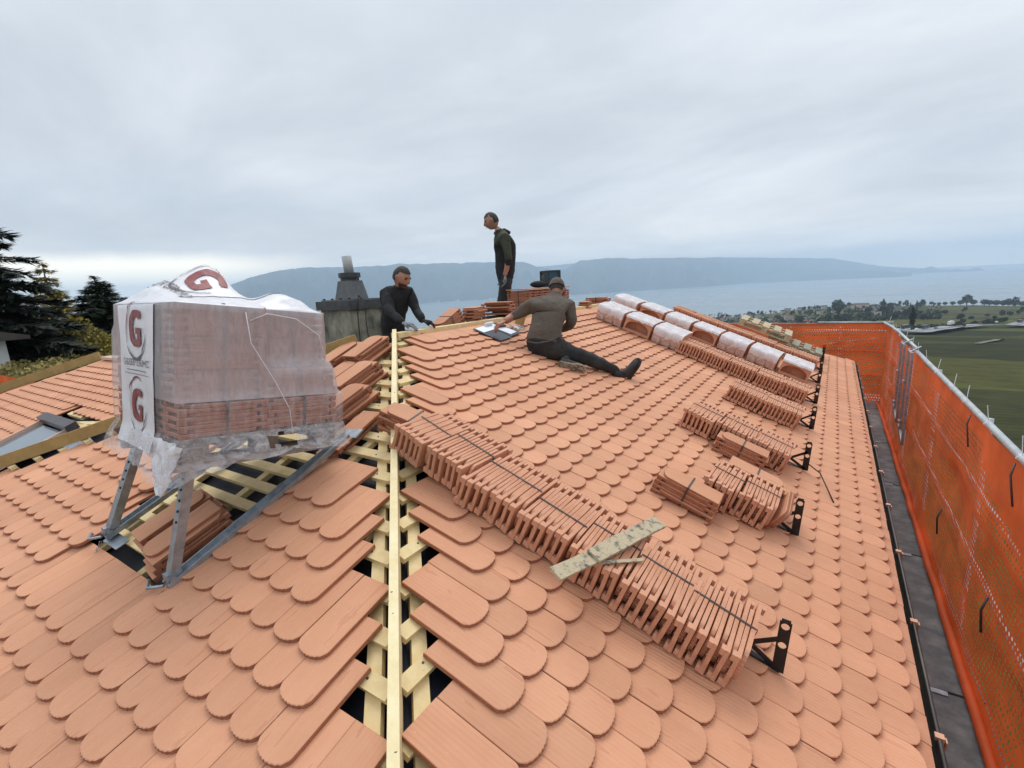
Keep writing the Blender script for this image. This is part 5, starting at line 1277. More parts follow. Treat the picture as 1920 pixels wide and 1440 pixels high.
def person_seated():
    p = thing('person', 'man in brown shirt and cap sitting on the tiles, one leg stretched down the slope', 'person')
    d = 5.2
    def at(px, py, dd=0.0):
        r = fw+r2*(px-960)/909.14+u2*(720-py)/909.14; return r*(d+dd)
    J = {'pel': (at(1022, 652, -0.06), (0.175, 0.125)), 'wai': (at(1022, 625, -0.02), (0.18, 0.13)), 'che': (at(1029, 592, 0.05), (0.205, 0.14)), 'up': (at(1034, 570, 0.12), (0.165, 0.12)), 'nk': (at(1040, 556, 0.18), 0.065), 'nk2': (at(1042, 549, 0.21), 0.06),
         'sL': (at(997, 573, 0.12), 0.088), 'eL': (at(972, 588, 0.20), 0.062), 'cL': (at(958, 594, 0.18), 0.048), 'wL': (at(946, 603, 0.10), 0.036),
         'sR': (at(1067, 576, 0.12), 0.085), 'eR': (at(1073, 606, 0.12), 0.066), 'wR': (at(1050, 620, 0.35), 0.04),
         'hR': (at(1040, 655, -0.04), 0.125), 'kR': (at(1092, 669, -0.02), 0.085), 'cR': (at(1128, 683, 0.02), 0.07), 'aR': (at(1162, 697, 0.06), 0.052),
         'hL': (at(1005, 655, 0.05), 0.115), 'kL': (at(1012, 650, 0.45), 0.085), 'aL': (at(1045, 675, 0.12), 0.055)}
    B = [('pel', 'wai'), ('wai', 'che'), ('che', 'up'), ('up', 'nk'), ('nk', 'nk2'), ('up', 'sL'), ('sL', 'eL'), ('eL', 'cL'), ('cL', 'wL'), ('up', 'sR'), ('sR', 'eR'), ('eR', 'wR'), ('pel', 'hR'), ('hR', 'kR'), ('kR', 'cR'), ('cR', 'aR'), ('pel', 'hL'), ('hL', 'kL'), ('kL', 'aL')]
    s_ = 'brown_shirt'; t_ = 'black_trousers'
    R_ = [('wai', 'che', s_), ('che', 'up', s_), ('up', 'nk', s_), ('nk', 'nk2', 'skin'), ('up', 'sL', s_), ('sL', 'eL', s_), ('eL', 'cL', s_), ('cL', 'wL', 'skin_arm'), ('up', 'sR', s_), ('sR', 'eR', s_), ('eR', 'wR', s_), ('pel', 'hR', t_), ('hR', 'kR', t_), ('kR', 'cR', t_), ('cR', 'aR', t_), ('pel', 'hL', t_), ('hL', 'kL', t_), ('kL', 'aL', t_)]
    fc = (IF*0.8+IR*0.15-Z*0.5)
    hd_, hc = head_mesh(at(1044, 541, 0.25), fc, Z, 0.108)
    skin_body('body', J, B, R_, p, [(hd_, 'skin')])
    # cap: dome, band, peak
    c, f, u, r_, s = hc; cp = MB(); n, m_ = 8, 20
    for i in range(n+1):
        th_ = pi*0.52*i/n
        for k in range(m_):
            ph = 2*pi*k/m_; cp.v.append(c+(f*sin(th_)*cos(ph)*0.98+r_*sin(th_)*sin(ph)*0.80+u*(cos(th_)*1.02+0.12))*s*1.06)
    for i in range(n):
        for k in range(m_): cp.f.append((i*m_+k, i*m_+(k+1) % m_, (i+1)*m_+(k+1) % m_, (i+1)*m_+k)); cp.m.append(0)
    pk_ = len(cp.v)
    for k in range(7):
        a = -0.9+1.8*k/6; cp.v.append(c+(f*cos(a)*1.0+r_*sin(a)*0.8+u*0.14)*s*1.05); cp.v.append(c+(f*(cos(a)*1.0+0.65*cos(a*0.9))+r_*sin(a)*0.85+u*0.02)*s*1.05)
    for k in range(6): cp.f.append((pk_+2*k, pk_+2*k+1, pk_+2*k+3, pk_+2*k+2)); cp.m.append(0)
    part('cap', cp, 'cap', p, True)
    hr = MB(); hr = hair_mesh(hc, thick=1.015, front=2.0); part('hair', hr, 'hair', p, True)
    part('hand', hand_mesh(J['wL'][0], -IR*0.75-IF*0.35-Z*0.35, -Z, 1.05, 0.35), 'skin_arm', p, True)
    u_, s2 = boot_mesh(J['aR'][0]+(IR*0.03-Z*0.02), (IR*0.45+Z*0.8-IF*0.1), (-IR*0.75+Z*0.35-IF*0.2), 1.05)
    bo = part('boot', u_, 'boot', p, True); part('sole', s2, 'boot', bo)
    # left foot: sole turned to the camera
    u_, s2 = boot_mesh(at(1064, 677, -0.12), (IR*0.95-Z*0.27-IF*0.15), (IF*0.9+Z*0.42), 0.95)
    bo = part('boot', u_, 'boot', p, True); part('sole', s2, 'sole', bo)
    bt_ = MB(); a_ = [at(x, y, dd) for x, y, dd in ((987, 640, -0.13), (1005, 644, -0.17), (1030, 640, -0.18), (1055, 628, -0.12))]; bt_.tube(a_, 0.008, 6); part('belt', bt_, 'strap', p, True)
person_standing(); person_leaning(); person_seated()
# ================================================================== LANDSCAPE
def smooth(a, b_, x): t = max(0, min(1, (x-a)/(b_-a))); return t*t*(3-2*t)
PR = [(0, -9), (25, -9.5), (60, -17), (150, -27), (300, -39), (500, -55), (800, -76), (1200, -98), (1800, -120), (2200, -132), (2700, -190), (3100, -262), (4000, -300)]
def interp(tab, x):
    for (a, va), (b_, vb) in zip(tab, tab[1:]):
        if x <= b_: return va+(vb-va)*(x-a)/(b_-a)
    return tab[-1][1]
def ground(x, y):
    r_ = sqrt(x*x+y*y); az = math.degrees(atan2(x, y)); z = interp(PR, r_)
    k = 1+0.24*smooth(3, -9, az)*smooth(400, 1200, r_)
    z = z*k if r_ > 400 else z
    lf = smooth(-60, -72, az) if az < 0 and az > -130 else 0
    if lf > 0: zl = interp([(0, -9), (14, -4.4), (22, -3.0), (32, -3.3), (60, -4.2), (120, -9), (400, -50), (1500, -130), (2700, -240), (4000, -300)], r_); z = z+(zl-z)*lf
    if r_ > 80: z += (noise.fractal(Vector((x/260, y/260, 0)), 1, 2, 4))*min(9, r_/110)
    elif r_ > 30: z += 0.25*noise.noise(Vector((x/15, y/15, 0)))
    return max(z, -258.0)
gm = MB(); rads = [0, 6, 12, 18, 25, 33, 42, 52, 65, 80, 100, 125, 155, 190, 230, 280, 340, 400, 470, 550, 640, 740, 850, 980, 1120, 1280, 1450, 1640, 1850, 2080, 2320, 2560, 2800, 3100, 3600]; NA = 360
for r_ in rads:
    for k in range(NA): a = 2*pi*k/NA; x, y = r_*sin(a), r_*cos(a); gm.v.append(Vector((x, y, ground(x, y))))
for i in range(len(rads)-1):
    for k in range(NA): gm.f.append((i*NA+k, (i+1)*NA+k, (i+1)*NA+(k+1) % NA, i*NA+(k+1) % NA)); gm.m.append(0)
def ground_mat():
    m, t, b = mat('vineyard_ground'); L = t.links.new; b.inputs['Roughness'].default_value = 0.95; b.inputs['Specular IOR Level'].default_value = 0.1
    g = t.nodes.new('ShaderNodeNewGeometry'); mp = t.nodes.new('ShaderNodeMapping'); mp.inputs['Scale'].default_value = (0.006, 0.012, 0); mp.inputs['Rotation'].default_value = (0, 0, 0.5); L(g.outputs['Position'], mp.inputs[0])
    v = t.nodes.new('ShaderNodeTexVoronoi'); v.inputs['Scale'].default_value = 1.0; L(mp.outputs[0], v.inputs['Vector'])
    r = ramp(t, [(0.0, (0.026, 0.030, 0.013)), (0.35, (0.052, 0.056, 0.020)), (0.6, (0.085, 0.095, 0.026)), (0.8, (0.12, 0.108, 0.026)), (1.0, (0.04, 0.052, 0.02))]); 
    sc_ = t.nodes.new('ShaderNodeSeparateColor'); L(v.outputs['Color'], sc_.inputs[0]); L(sc_.outputs[0], r.inputs[0])
    n = t.nodes.new('ShaderNodeTexNoise'); n.inputs['Scale'].default_value = 0.09; n.inputs['Detail'].default_value = 10; n.inputs['Roughness'].default_value = 0.8; L(g.outputs['Position'], n.inputs['Vector'])
    wv = t.nodes.new('ShaderNodeTexWave'); wv.inputs['Scale'].default_value = 0.12; wv.inputs['Distortion'].default_value = 1.5; wv.inputs['Detail Scale'].default_value = 0.2
    mp2 = t.nodes.new('ShaderNodeMapping'); mp2.inputs['Rotation'].default_value = (0, 0, 1.25); L(g.outputs['Position'], mp2.inputs[0]); L(mp2.outputs[0], wv.inputs['Vector'])
    mx = t.nodes.new('ShaderNodeMix'); mx.data_type = 'RGBA'; mx.blend_type = 'MULTIPLY'; mx.inputs[0].default_value = 0.8
    r2_ = ramp(t, [(0.35, (0.45, 0.45, 0.42)), (0.65, (1.35, 1.3, 1.15))]); L(n.outputs[0], r2_.inputs[0]); L(r.outputs[0], mx.inputs[6]); L(r2_.outputs[0], mx.inputs[7])
    mx2 = t.nodes.new('ShaderNodeMix'); mx2.data_type = 'RGBA'; mx2.blend_type = 'MULTIPLY'; mx2.inputs[0].default_value = 0.45; r3 = ramp(t, [(0.2, (0.55, 0.55, 0.55)), (0.7, (1, 1, 1))]); L(wv.outputs[0], r3.inputs[0]); L(mx.outputs[2], mx2.inputs[6]); L(r3.outputs[0], mx2.inputs[7])
    L(mx2.outputs[2], b.inputs['Base Color']); return m
M['ground'] = ground_mat()
g_ = part('ground', gm, 'ground', None, True); g_['kind'] = 'structure'
# lake
lk = MB(); NQ = 48
for r_ in (1500, 60000):
    for k in range(NQ): a = 2*pi*k/NQ; lk.v.append(Vector((r_*sin(a), r_*cos(a), -250)))
for k in range(NQ): lk.f.append((k, (k+1) % NQ, NQ+(k+1) % NQ, NQ+k)); lk.m.append(0)
def water():
    m, t, b = mat('lake_water'); L = t.links.new; b.inputs['Base Color'].default_value = (0.17, 0.21, 0.23, 1); b.inputs['Roughness'].default_value = 0.22; b.inputs['IOR'].default_value = 1.33
    g = t.nodes.new('ShaderNodeNewGeometry'); mp = t.nodes.new('ShaderNodeMapping'); mp.inputs['Scale'].default_value = (0.0006, 0.0020, 0); mp.inputs['Rotation'].default_value = (0, 0, 0.6); L(g.outputs['Position'], mp.inputs[0])
    n = t.nodes.new('ShaderNodeTexNoise'); n.inputs['Scale'].default_value = 1; n.inputs['Detail'].default_value = 5; L(mp.outputs[0], n.inputs['Vector'])
    mr_ = t.nodes.new('ShaderNodeMapRange'); mr_.inputs[3].default_value = 0.15; mr_.inputs[4].default_value = 0.36; L(n.outputs[0], mr_.inputs[0]); L(mr_.outputs[0], b.inputs['Roughness'])
    n2 = t.nodes.new('ShaderNodeTexNoise'); n2.inputs['Scale'].default_value = 0.02; n2.inputs['Detail'].default_value = 3; L(g.outputs['Position'], n2.inputs['Vector']); bp = t.nodes.new('ShaderNodeBump'); bp.inputs['Strength'].default_value = 0.25; bp.inputs['Distance'].default_value = 4; L(n2.outputs[0], bp.inputs['Height']); L(bp.outputs[0], b.inputs['Normal'])
    return m
M['water'] = water(); o = part('lake', lk, 'water', None); o['kind'] = 'structure'
# mountains across the lake: azimuth, shore distance, elevation of the crest
MT = [(-96, 9500, -0.016), (-87.44, 9539, -0.0168), (-79.7, 9270, -0.0122), (-72.97, 8823, -0.0094), (-66.91, 8299, 0.0054), (-62.78, 8878, 0.0245), (-60.84, 8724, 0.0371), (-58.83, 8874, 0.0462), (-56.75, 9046, 0.0499), (-54.61, 9244, 0.0525), (-51.84, 9265, 0.05), (-48.99, 9309, 0.0502), (-45.45, 9546, 0.052), (-40.42, 10174, 0.0505), (-34.42, 10188, 0.0479), (-31.63, 10545, 0.0456), (-30.08, 10446, 0.0349), (-28.23, 10251, 0.0271), (-26.87, 10236, 0.0269), (-25.16, 10557, 0.0428), (-22.15, 10908, 0.044), (-16.9, 12003, 0.0386), (-11.39, 13086, 0.0335), (-7.77, 15476, 0.0293), (-2.97, 17253, 0.0227), (-0.3, 18990, 0.0185), (1.4, 19398, 0.0113), (3.42, 20627, 0.0022), (6.09, 20719, -0.0039), (8.56, 20847, -0.0104), (12, 21000, -0.014)]
def mt(az, c):
    for a, b_ in zip(MT, MT[1:]):
        if az <= b_[0]: t = (az-a[0])/(b_[0]-a[0]); return a[c]+(b_[c]-a[c])*t
    return MT[-1][c]
mm = MB(); azs = [-96+0.25*k for k in range(int(108/0.25))]; NRW = 16
for az in azs:
    D0 = mt(az, 1); el = mt(az, 2); top = (D0+3000)*el*(1+0.0)
    for i in range(NRW+1):
        t = i/NRW; D = D0+3000*t*1.0; prof_ = t**0.8
        rid = noise.fractal(Vector((az/1.3, t*1.6, 5)), 1, 2, 5)*230*sin(pi*min(1, t*1.0))
        z = -250+(top+250)*prof_+(rid if t < 1 else 0)
        if i == NRW: z += 30*noise.fractal(Vector((az*0.6, 0, 1)), 1, 2, 4)
        a = radians(az); mm.v.append(Vector((D*sin(a), D*cos(a), max(z, -252))))
for k in range(len(azs)-1):
    for i in range(NRW): b0 = k*(NRW+1)+i; mm.f.append((b0, b0+1, b0+NRW+2, b0+NRW+1)); mm.m.append(0)
M['mountain'] = pm('mountain_forest', (0.02, 0.032, 0.035), (0.06, 0.07, 0.065), 0.0012, 0.95, detail=8)
o = part('mountains', mm, 'mountain', None, True); o['kind'] = 'structure'
m2_ = MB(); azs2 = [-33+0.3*k for k in range(130)]
for az in azs2:
    el = 0.036+0.003*noise.noise(Vector((az/4, 0, 9))) if az < -20 else max(-0.012, 0.036-(az+20)*0.0018)
    for D, z in ((15500, -255), (18500, 18500*el)): a = radians(az); m2_.v.append(Vector((D*sin(a), D*cos(a), z)))
for k in range(len(azs2)-1): m2_.f.append((2*k, 2*k+1, 2*k+3, 2*k+2)); m2_.m.append(0)
o = part('mountains', m2_, 'mountain', None, True); o['kind'] = 'structure'
# far lakeshore town, read as one mass of pale specks
ft = MB()
for k in range(170):
    az = random.choice([random.uniform(-52, -22), random.gauss(-38, 5)]); D = mt(az, 1)+random.uniform(20, 500); a = radians(az); s_ = random.uniform(25, 60)
    ft.box((D*sin(a), D*cos(a), -250+(D-mt(az, 1))*0.10+8), (s_, s_, random.uniform(12, 26)), RZ(random.uniform(0, 3)).to_3x3())
M['town'] = pm('town_wall', (0.8, 0.78, 0.74), (0.6, 0.58, 0.55), 0.01, 0.9); o = part('far_town', ft, 'town', None); o['kind'] = 'stuff'; o['label'] = 'pale specks of a lakeside town on the far shore'
# highway
def ribbon(pts, w_, lift, name, m_):
    mb = MB(); n = len(pts); P2 = []
    for i in range(n-1):
        for q in range(6): t = q/6; P2.append((pts[i][0]+(pts[i+1][0]-pts[i][0])*t, pts[i][1]+(pts[i+1][1]-pts[i][1])*t))
    P2.append(pts[-1])
    for i, p in enumerate(P2):
        a = P2[max(0, i-1)]; b_ = P2[min(len(P2)-1, i+1)]; d = Vector((b_[0]-a[0], b_[1]-a[1])).normalized(); nn = Vector((-d.y, d.x))*w_/2
        z = max(ground(p[0]+nn.x*k, p[1]+nn.y*k) for k in (-1, 0, 1))+lift
        mb.v += [Vector((p[0]+nn.x, p[1]+nn.y, z)), Vector((p[0]-nn.x, p[1]-nn.y, z))]
    for i in range(len(P2)-1): mb.f.append((2*i, 2*i+1, 2*i+3, 2*i+2)); mb.m.append(0)
    o = part(name, mb, m_, None); o['kind'] = 'structure'; return P2
def pol(az, r_): a = radians(az); return (r_*sin(a), r_*cos(a))
HW = [pol(-2, 430), pol(2, 465), pol(5.1, 510), pol(8.0, 590), pol(10.0, 690), pol(12.3, 820), pol(15, 1000)]
P2 = ribbon(HW, 10, 3.0, 'road', 'asphalt'); HW2 = [pol(math.degrees(atan2(x, y)), sqrt(x*x+y*y)+24) for x, y in HW]; P3 = ribbon(HW2, 10, 3.4, 'road', 'asphalt')
ribbon([pol(10.6, 330), pol(11.6, 370), pol(12.2, 430)], 3, 0.4, 'path', 'track')
def PPz(PP, i): return ground(PP[i][0], PP[i][1])+3.8
for PP in (P2, P3):
    for k in range(9):
        i = random.randrange(8, len(PP)-3); t = random.random(); x = PP[i][0]+(PP[i+1][0]-PP[i][0])*t; y = PP[i][1]+(PP[i+1][1]-PP[i][1])*t; ang_ = atan2(PP[i+1][1]-PP[i][1], PP[i+1][0]-PP[i][0])
        big = random.random() < 0.25; z = PPz(PP, i)
        th = thing('lorry' if big else 'car', ('white lorry' if big else 'small car')+' driving on the motorway below the vineyards', 'lorry' if big else 'car', T3(x, y, z) @ RZ(ang_), 'vehicles on the distant motorway')
        c_ = 'car_w' if random.random() < .6 else 'car_d'
        b = MB()
        if big: b.box((0, 0, 2.1), (11, 2.5, 3.0)); b.box((6.6, 0, 1.6), (1.8, 2.4, 2.4))
        else: b.box((0, 0, 0.65), (4.2, 1.8, 0.7)); b.box((-0.2, 0, 1.2), (2.4, 1.6, 0.55), None, 0, 0.8)
        part('body', b, c_, th)
        b = MB()
        for wx in (-1.3, 1.3):
            for wy in (-0.8, 0.8): b.tube([(wx*(2.6 if big else 1), wy-0.1, 0.35), (wx*(2.6 if big else 1), wy+0.1, 0.35)], 0.34, 8)
        part('wheels', b, 'car_d', th)
# ---- trees
def crown(mb, c, rx, rz, n, sz, seed=0, shape='round'):
    for i in range(n):
        while True:
            v = Vector((random.uniform(-1, 1), random.uniform(-1, 1), random.uniform(-1, 1)))
            if v.length <= 1: break
        l = v.length; v = v*(0.55+0.45*l)/max(l, .05)*l**0.3
        if shape == 'cone': k = 1-(v.z+1)/2; v.x *= k*1.2; v.y *= k*1.2
        if shape == 'column': v.x *= (1-0.3*abs(v.z)); v.y *= (1-0.3*abs(v.z))
        lump_ = 1+0.30*noise.noise(v*2.3+Vector((seed, 0, 0)))
        p = Vector(c)+Vector((v.x*rx*lump_, v.y*rx*lump_, v.z*rz*lump_)); s_ = sz*random.uniform(.6, 1.4)
        a = Vector((random.gauss(0, 1), random.gauss(0, 1), random.gauss(0, .6))).normalized(); b_ = a.orthogonal().normalized(); c2 = a.cross(b_)
        mb.quad(p-b_*s_, p-c2*s_*0.7, p+b_*s_, p+c2*s_*0.7)
TM = []
for k, (shape, rx, rz, n) in enumerate((('round', 1, 0.8, 700), ('round', 1.1, 0.62, 700), ('round', 0.85, 1.0, 650), ('cone', 0.6, 1.1, 500), ('column', 0.34, 1.1, 420))):
    cb_ = MB(); crown(cb_, (0, 0, 1.15 if k != 1 else 0.95), rx*0.75, rz, n, 0.10, k*7, shape); tb_ = MB(); tb_.tube([(0, 0, -0.3), (0, 0, 0.4), (0.03, 0, 1.0)], [0.09, 0.07, 0.03], 6)
    TM.append((cb_.mesh('crown', ['far_tree']), tb_.mesh('trunk', ['trunk'])))
def far_tree(az, r_, h, kind, label, group='trees on the slope towards the lake', nm='tree'):
    x, y = pol(az, r_); s_ = h/2.0
    th = thing(nm, label, 'tree', T3(x, y, ground(x, y)) @ RZ(random.uniform(0, 6)) @ Matrix.Diagonal((s_, s_, s_, 1)), group)
    link('crown', TM[kind][0], th); link('trunk', TM[kind][1], th)
far_tree(6.1, 640, 19, 4, 'tall dark poplar standing alone above the motorway', None, 'poplar_tree')
far_tree(3.9, 1500, 26, 4, 'slim dark cypress rising above the village roofs', None, 'cypress_tree')
for az, h, k in ((9.6, 40, 0), (9.2, 24, 1), (10.0, 26, 1), (10.7, 30, 1), (11.0, 27, 1), (11.4, 28, 1), (11.8, 24, 0), (12.1, 30, 0), (12.5, 34, 2), (12.9, 25, 1), (13.3, 26, 1), (13.7, 22, 1), (8.7, 20, 1), (8.2, 18, 1), (7.8, 15, 1), (7.3, 17, 1), (6.8, 15, 0), (14.2, 24, 0), (14.8, 24, 0)):
    far_tree(az, 2050, h*0.82, k, 'broad dark tree on the green hill crest, %s' % ('left part of the line' if az < 9 else 'middle of the line' if az < 12 else 'right end of the line'), 'trees on the hill crest')
far_tree(0.35, 1500, 36, 0, 'biggest round tree on the skyline above the village', None)
for k in range(120):
    az = random.uniform(-11.5, 7); r_ = random.uniform(1050, 2250)+ (0 if az > -6 else random.uniform(0, 200)); far_tree(az, r_, random.uniform(9, 18), random.choice((0, 0, 1, 2, 3)), 'dark tree %s' % ('at the lakeward left end of the village' if az < -6.5 else 'in the left part of the village' if az < -2.5 else 'in the middle of the village' if az < 1.5 else 'at the right end of the village'))
for k in range(34):
    az = random.uniform(2, 13); r_ = random.uniform(700, 1700); far_tree(az, r_, random.uniform(6, 12), random.choice((0, 1)), 'small bush-like tree %s' % ('low on the green hillside beyond the motorway' if r_ < 1000 else 'halfway up the green hillside beyond the motorway' if r_ < 1350 else 'high on the green hillside near the crest'), 'bushes on the green hillside')
for az, r_ in ((-46.5, 140), (-45.4, 150), (-44.6, 145), (-43.6, 160), (-47.6, 150)): far_tree(az, r_, random.uniform(9.5, 11.5)*1.0, random.choice((0, 3)), 'dark tree top peeping over the ridge beside the tile stack', 'tree tops behind the ridge')
hg = MB()
for k in range(2600):
    az = random.uniform(-13, 8); r_ = random.choice((random.uniform(1000, 2300), random.gauss(1250, 60))); x, y = pol(az, r_); p = Vector((x, y, ground(x, y)+random.uniform(0, 5))); s_ = random.uniform(2.5, 6)
    a = Vector((random.gauss(0, 1), random.gauss(0, 1), random.gauss(0, .5))).normalized(); b_ = a.orthogonal().normalized(); c2 = a.cross(b_); hg.quad(p-b_*s_, p-c2*s_*0.6, p+b_*s_, p+c2*s_*0.6)
for k in range(700):     # hedgerows by the motorway
    t = random.random(); az = 5.2+4.4*t if k % 2 else 9.2+3.0*t; r_ = (600+90*t if k % 2 else 830+130*t)+random.gauss(0, 6); x, y = pol(az, r_); p = Vector((x, y, ground(x, y)+random.uniform(0, 4))); s_ = random.uniform(1.5, 3)
    a = Vector((random.gauss(0, 1), random.gauss(0, 1), random.gauss(0, .5))).normalized(); b_ = a.orthogonal().normalized(); c2 = a.cross(b_); hg.quad(p-b_*s_, p-c2*s_*0.6, p+b_*s_, p+c2*s_*0.6)
o = part('hedgerows', hg, 'far_tree', None); o['kind'] = 'stuff'; o['label'] = 'dark hedges and undergrowth between village and fields'
# ---- village houses
def far_house(az, r_, w_, l_, h_, rot, label, roofm='house_roof'):
    x, y = pol(az, r_); th = thing('village_house', label, 'house', T3(x, y, ground(x, y)+0.3) @ RZ(rot), 'houses of the lakeside village')
    b = MB(); b.box((0, 0, h_/2-1), (l_, w_, h_+2)); part('wall', b, 'house_wall', th)
    b = MB(); T = Matrix(((0, 0, 1, 0), (1, 0, 0, 0), (0, 1, 0, 0), (0, 0, 0, 1))); b.prism([(-w_/2-0.8, h_), (w_/2+0.8, h_), (0, h_+w_*0.32)], -l_/2-0.8, l_/2+0.8, T); part('roof', b, roofm, th)
    b = MB()
    for k in range(3):
        for z in (1.8, 4.4):
            if z < h_-0.6:
                for sd3 in (-1, 1): b.box((-l_/3+k*l_/3, sd3*(w_/2+0.02), z), (1.4, 0.06, 1.3))
    part('windows', b, 'window', th)
for k in range(46):
    az = random.uniform(-10.5, 5.2); r_ = random.uniform(1250, 2200)
    far_house(az, r_, random.uniform(9, 13), random.uniform(12, 22), random.uniform(5.5, 9), random.uniform(0, 3), *((lambda q: ('pale house with %s roof %s' % ('reddish brown' if q == 'house_roof' else 'dark', 'at the left end of the village' if az < -5.5 else 'in the middle of the village' if az < 0 else 'at the right end of the village'), q))(random.choice(('house_roof', 'dark_roof')))))
far_house(-2.0, 1060, 10, 15, 6, 0.3, 'white gabled house standing in front of the village')
far_house(2.2, 1900, 16, 40, 9, 0.2, 'long pale building above the village trees')
far_house(13.2, 900, 9, 13, 6, 1.0, 'white house at right edge below the green hill')
# ---- left side: white house, hedge, vines, conifers
hx, hyy = pol(-86.3, 33); hz = -3.3
th = thing('garden_house', 'white house with low dark roof at left edge among conifers', 'house', T3(hx, hyy, hz) @ RZ(radians(-4)))
b = MB(); b.box((0, 0, 0.5), (7, 7, 3.2)); part('wall', b, 'white', th)
b = MB(); b.prism([(-4.2, 2.1), (4.2, 2.1), (4.2, 2.25), (0, 3.35), (-4.2, 2.25)], -4.2, 4.2, Matrix(((0, 0, 1, 0), (1, 0, 0, 0), (0, 1, 0, 0), (0, 0, 0, 1)))); part('roof', b, 'dark_roof', th)
b = MB(); b.box((3.51, -1.0, 1.0), (0.05, 1.0, 1.1)); part('window', b, 'window', th)
def conifer(az, r_, h, spread, m_, label, nm, layers, droop, dens, z0=None, gap=0.0, irregular=0.0):
    x, y = pol(az, r_); zb = ground(x, y) if z0 is None else z0
    th = thing(nm, label, 'tree', T3(x, y, zb))
    tb_ = MB(); tb_.tube([(0, 0, -1), (0.05, 0, h*0.5), (0, 0, h*0.97)], [h*0.018+0.1, h*0.011+0.05, 0.02], 8); part('trunk', tb_, 'trunk', th)
    cb_ = MB(); br = MB()
    for l in range(layers):
        t = l/(layers-1); z = h*(0.17+0.81*t); R_ = spread*((1-t)**0.85)*(1+irregular*noise.noise(Vector((l*1.7, az, 1))))+0.15
        nb = max(4, int(9*(1-t*0.5)))
        for q in range(nb):
            a = 2*pi*(q+random.random()*0.7)/nb; rr = R_*random.uniform(0.72, 1.12); d = Vector((cos(a), sin(a), 0)); zz = z+random.uniform(-.25, .25)*h/layers
            tip_up = random.uniform(-0.05, 0.25)
            br.tube([Vector((0, 0, zz)), d*rr*0.5+Z*(zz-droop*rr*0.30), d*rr+Z*(zz-droop*rr*(0.5-tip_up))], [0.05, 0.03, 0.01], 4, cap=False)
            nl = int(dens*rr)
            for i in range(nl):
                s_ = (i+random.random())/nl; s_ = s_**0.75; c = d*rr*s_+Z*(zz-droop*rr*(0.62*s_ if s_ < .5 else 0.31+(s_-.5)*(0.38-2*tip_up*0.5)))
                wd = 0.22*rr*(1.05-s_)+0.10; off = Vector((-d.y, d.x, 0))*random.uniform(-wd, wd)*1.3; c = c+off+Z*random.uniform(-0.16, 0.06)
                ln = random.uniform(0.14, 0.32)*(0.8+rr*0.14); dd = (d*0.7+off.normalized()*0.6+Z*random.uniform(-0.5, 0.25)).normalized(); sdv = dd.cross(Z+d*0.2).normalized()*ln*0.32
                cb_.tri(c-sdv, c+sdv, c+dd*ln*1.6)
    part('branches', br, 'trunk', th, kind='stuff'); part('crown', cb_, m_, th)
conifer(-80.6, 34, 9.8, 4.6, 'fir', 'tall dark spruce with drooping layered boughs at the left edge', 'spruce_tree', 15, 0.55, 130, irregular=0.3)
conifer(-76.3, 44, 6.6, 2.2, 'larch', 'slim golden larch between the dark spruce and the dark pine', 'larch_tree', 15, 0.35, 90)
conifer(-77.4, 39, 4.2, 4.0, 'fir', 'low spreading dark cedar in front of the golden larch', 'cedar_tree', 8, 0.15, 120, irregular=0.5)
conifer(-73.1, 45, 5.8, 3.3, 'pine', 'dark bushy pine beside the wrapped pallet', 'pine_tree', 16, -0.05, 150, irregular=0.35)
conifer(-71.0, 50, 4.3, 3.2, 'pine', 'smaller dark pine partly hidden by the wrapped pallet', 'pine_tree', 12, 0.0, 130, irregular=0.3)
def bush(az, r_, rx, rz, n, sz, m_, label, nm='bush', zc=None):
    x, y = pol(az, r_); th = thing(nm, label, 'bush', T3(x, y, ground(x, y))); cb_ = MB(); crown(cb_, (0, 0, rz*0.9), rx, rz, n, sz, az); part('crown', cb_, m_, th); tb_ = MB(); tb_.tube([(0, 0, -0.5), (0, 0, rz)], [0.1, 0.05], 6); part('trunk', tb_, 'trunk', th)
bush(-76.6, 36, 2.3, 1.5, 4200, 0.10, 'golden', 'golden leaved tree in front of the dark conifers')
bush(-74.2, 35, 1.5, 1.0, 1800, 0.09, 'golden', 'small yellowing shrub right of the golden leaved tree')
bush(-78.2, 36, 1.7, 1.2, 2200, 0.10, 'hedge', 'dark rounded shrub in front of the white house')
hd2 = MB()
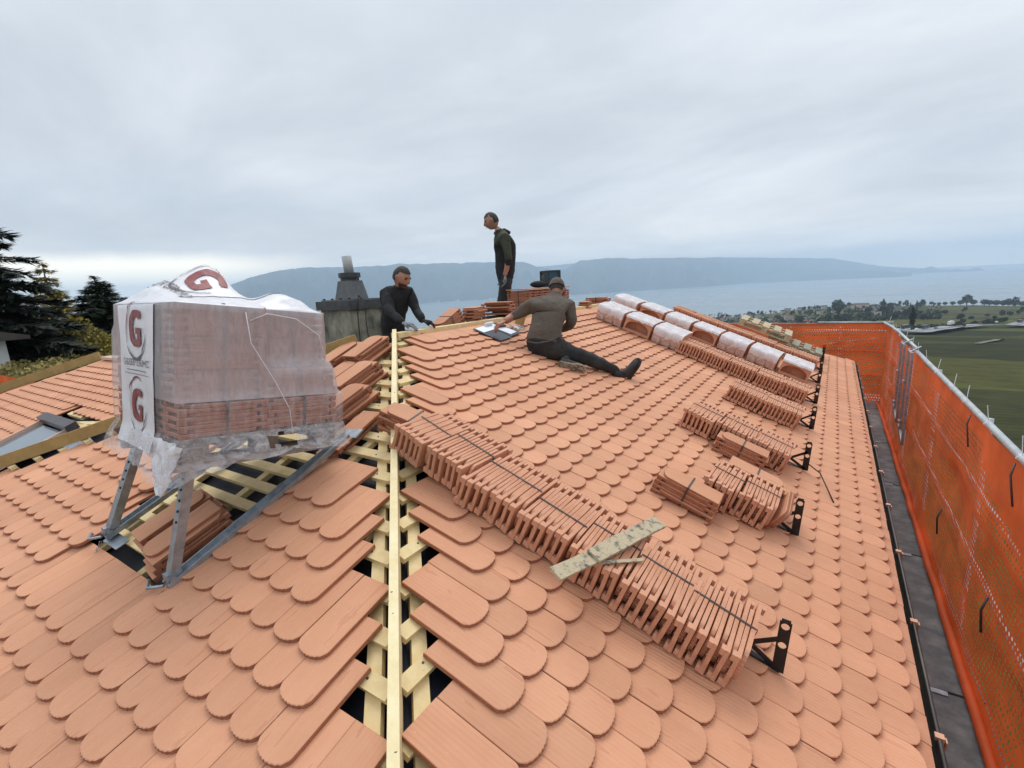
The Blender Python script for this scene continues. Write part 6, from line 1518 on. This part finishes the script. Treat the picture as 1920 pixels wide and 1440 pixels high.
for k in range(30000):
    az = random.uniform(-90, -69.5); r_ = random.uniform(20, 31); 
    rowq = round(r_/0.9)*0.9+random.gauss(0, .12); x, y = pol(az, rowq); p = Vector((x, y, ground(x, y)+random.uniform(0.1, 1.1)*(0.9+0.25*noise.noise(Vector((x, y, 0)))))); s_ = random.uniform(.04, .10)
    a = Vector((random.gauss(0, 1), random.gauss(0, 1), random.gauss(0, .8))).normalized(); b_ = a.orthogonal().normalized(); c2 = a.cross(b_); hd2.quad(p-b_*s_, p-c2*s_*0.8, p+b_*s_, p+c2*s_*0.8)
o = part('vines', hd2, 'vine_leaf', None); o['kind'] = 'stuff'; o['label'] = 'yellowing vine rows behind the left roof wing'
hd3 = MB()
for k in range(26000):
    az = random.uniform(-92, -66); r_ = random.choice((random.uniform(37, 42), random.uniform(46, 56))); x, y = pol(az, r_); hh = (1.3 if r_ < 43 else 2.8)*(1+0.4*noise.noise(Vector((az*0.8, r_*.2, 0)))); p = Vector((x, y, ground(x, y)+random.uniform(0, hh))); s_ = random.uniform(.10, .22)
    a = Vector((random.gauss(0, 1), random.gauss(0, 1), random.gauss(0, .8))).normalized(); b_ = a.orthogonal().normalized(); c2 = a.cross(b_); hd3.quad(p-b_*s_, p-c2*s_*0.8, p+b_*s_, p+c2*s_*0.8)
o = part('hedge', hd3, 'hedge', None); o['kind'] = 'stuff'; o['label'] = 'dark mass of hedge and shrubs under the conifers'
# ================================================================== HAZE
hz_ = MB(); HR = 26000
hz_.box((0, 0, (760-263)/2), (HR*2, HR*2, 760+263))
m = bpy.data.materials.new('haze'); m.use_nodes = True; t = m.node_tree; t.nodes.clear(); o_ = t.nodes.new('ShaderNodeOutputMaterial'); v = t.nodes.new('ShaderNodeVolumePrincipled')
v.inputs['Color'].default_value = (0.65, 0.825, 1.0, 1); v.inputs['Density'].default_value = 0.000084; v.inputs['Anisotropy'].default_value = 0.0
t.links.new(v.outputs[0], o_.inputs['Volume']); M['haze'] = m
o = part('haze', hz_, 'haze', None); o['kind'] = 'stuff'
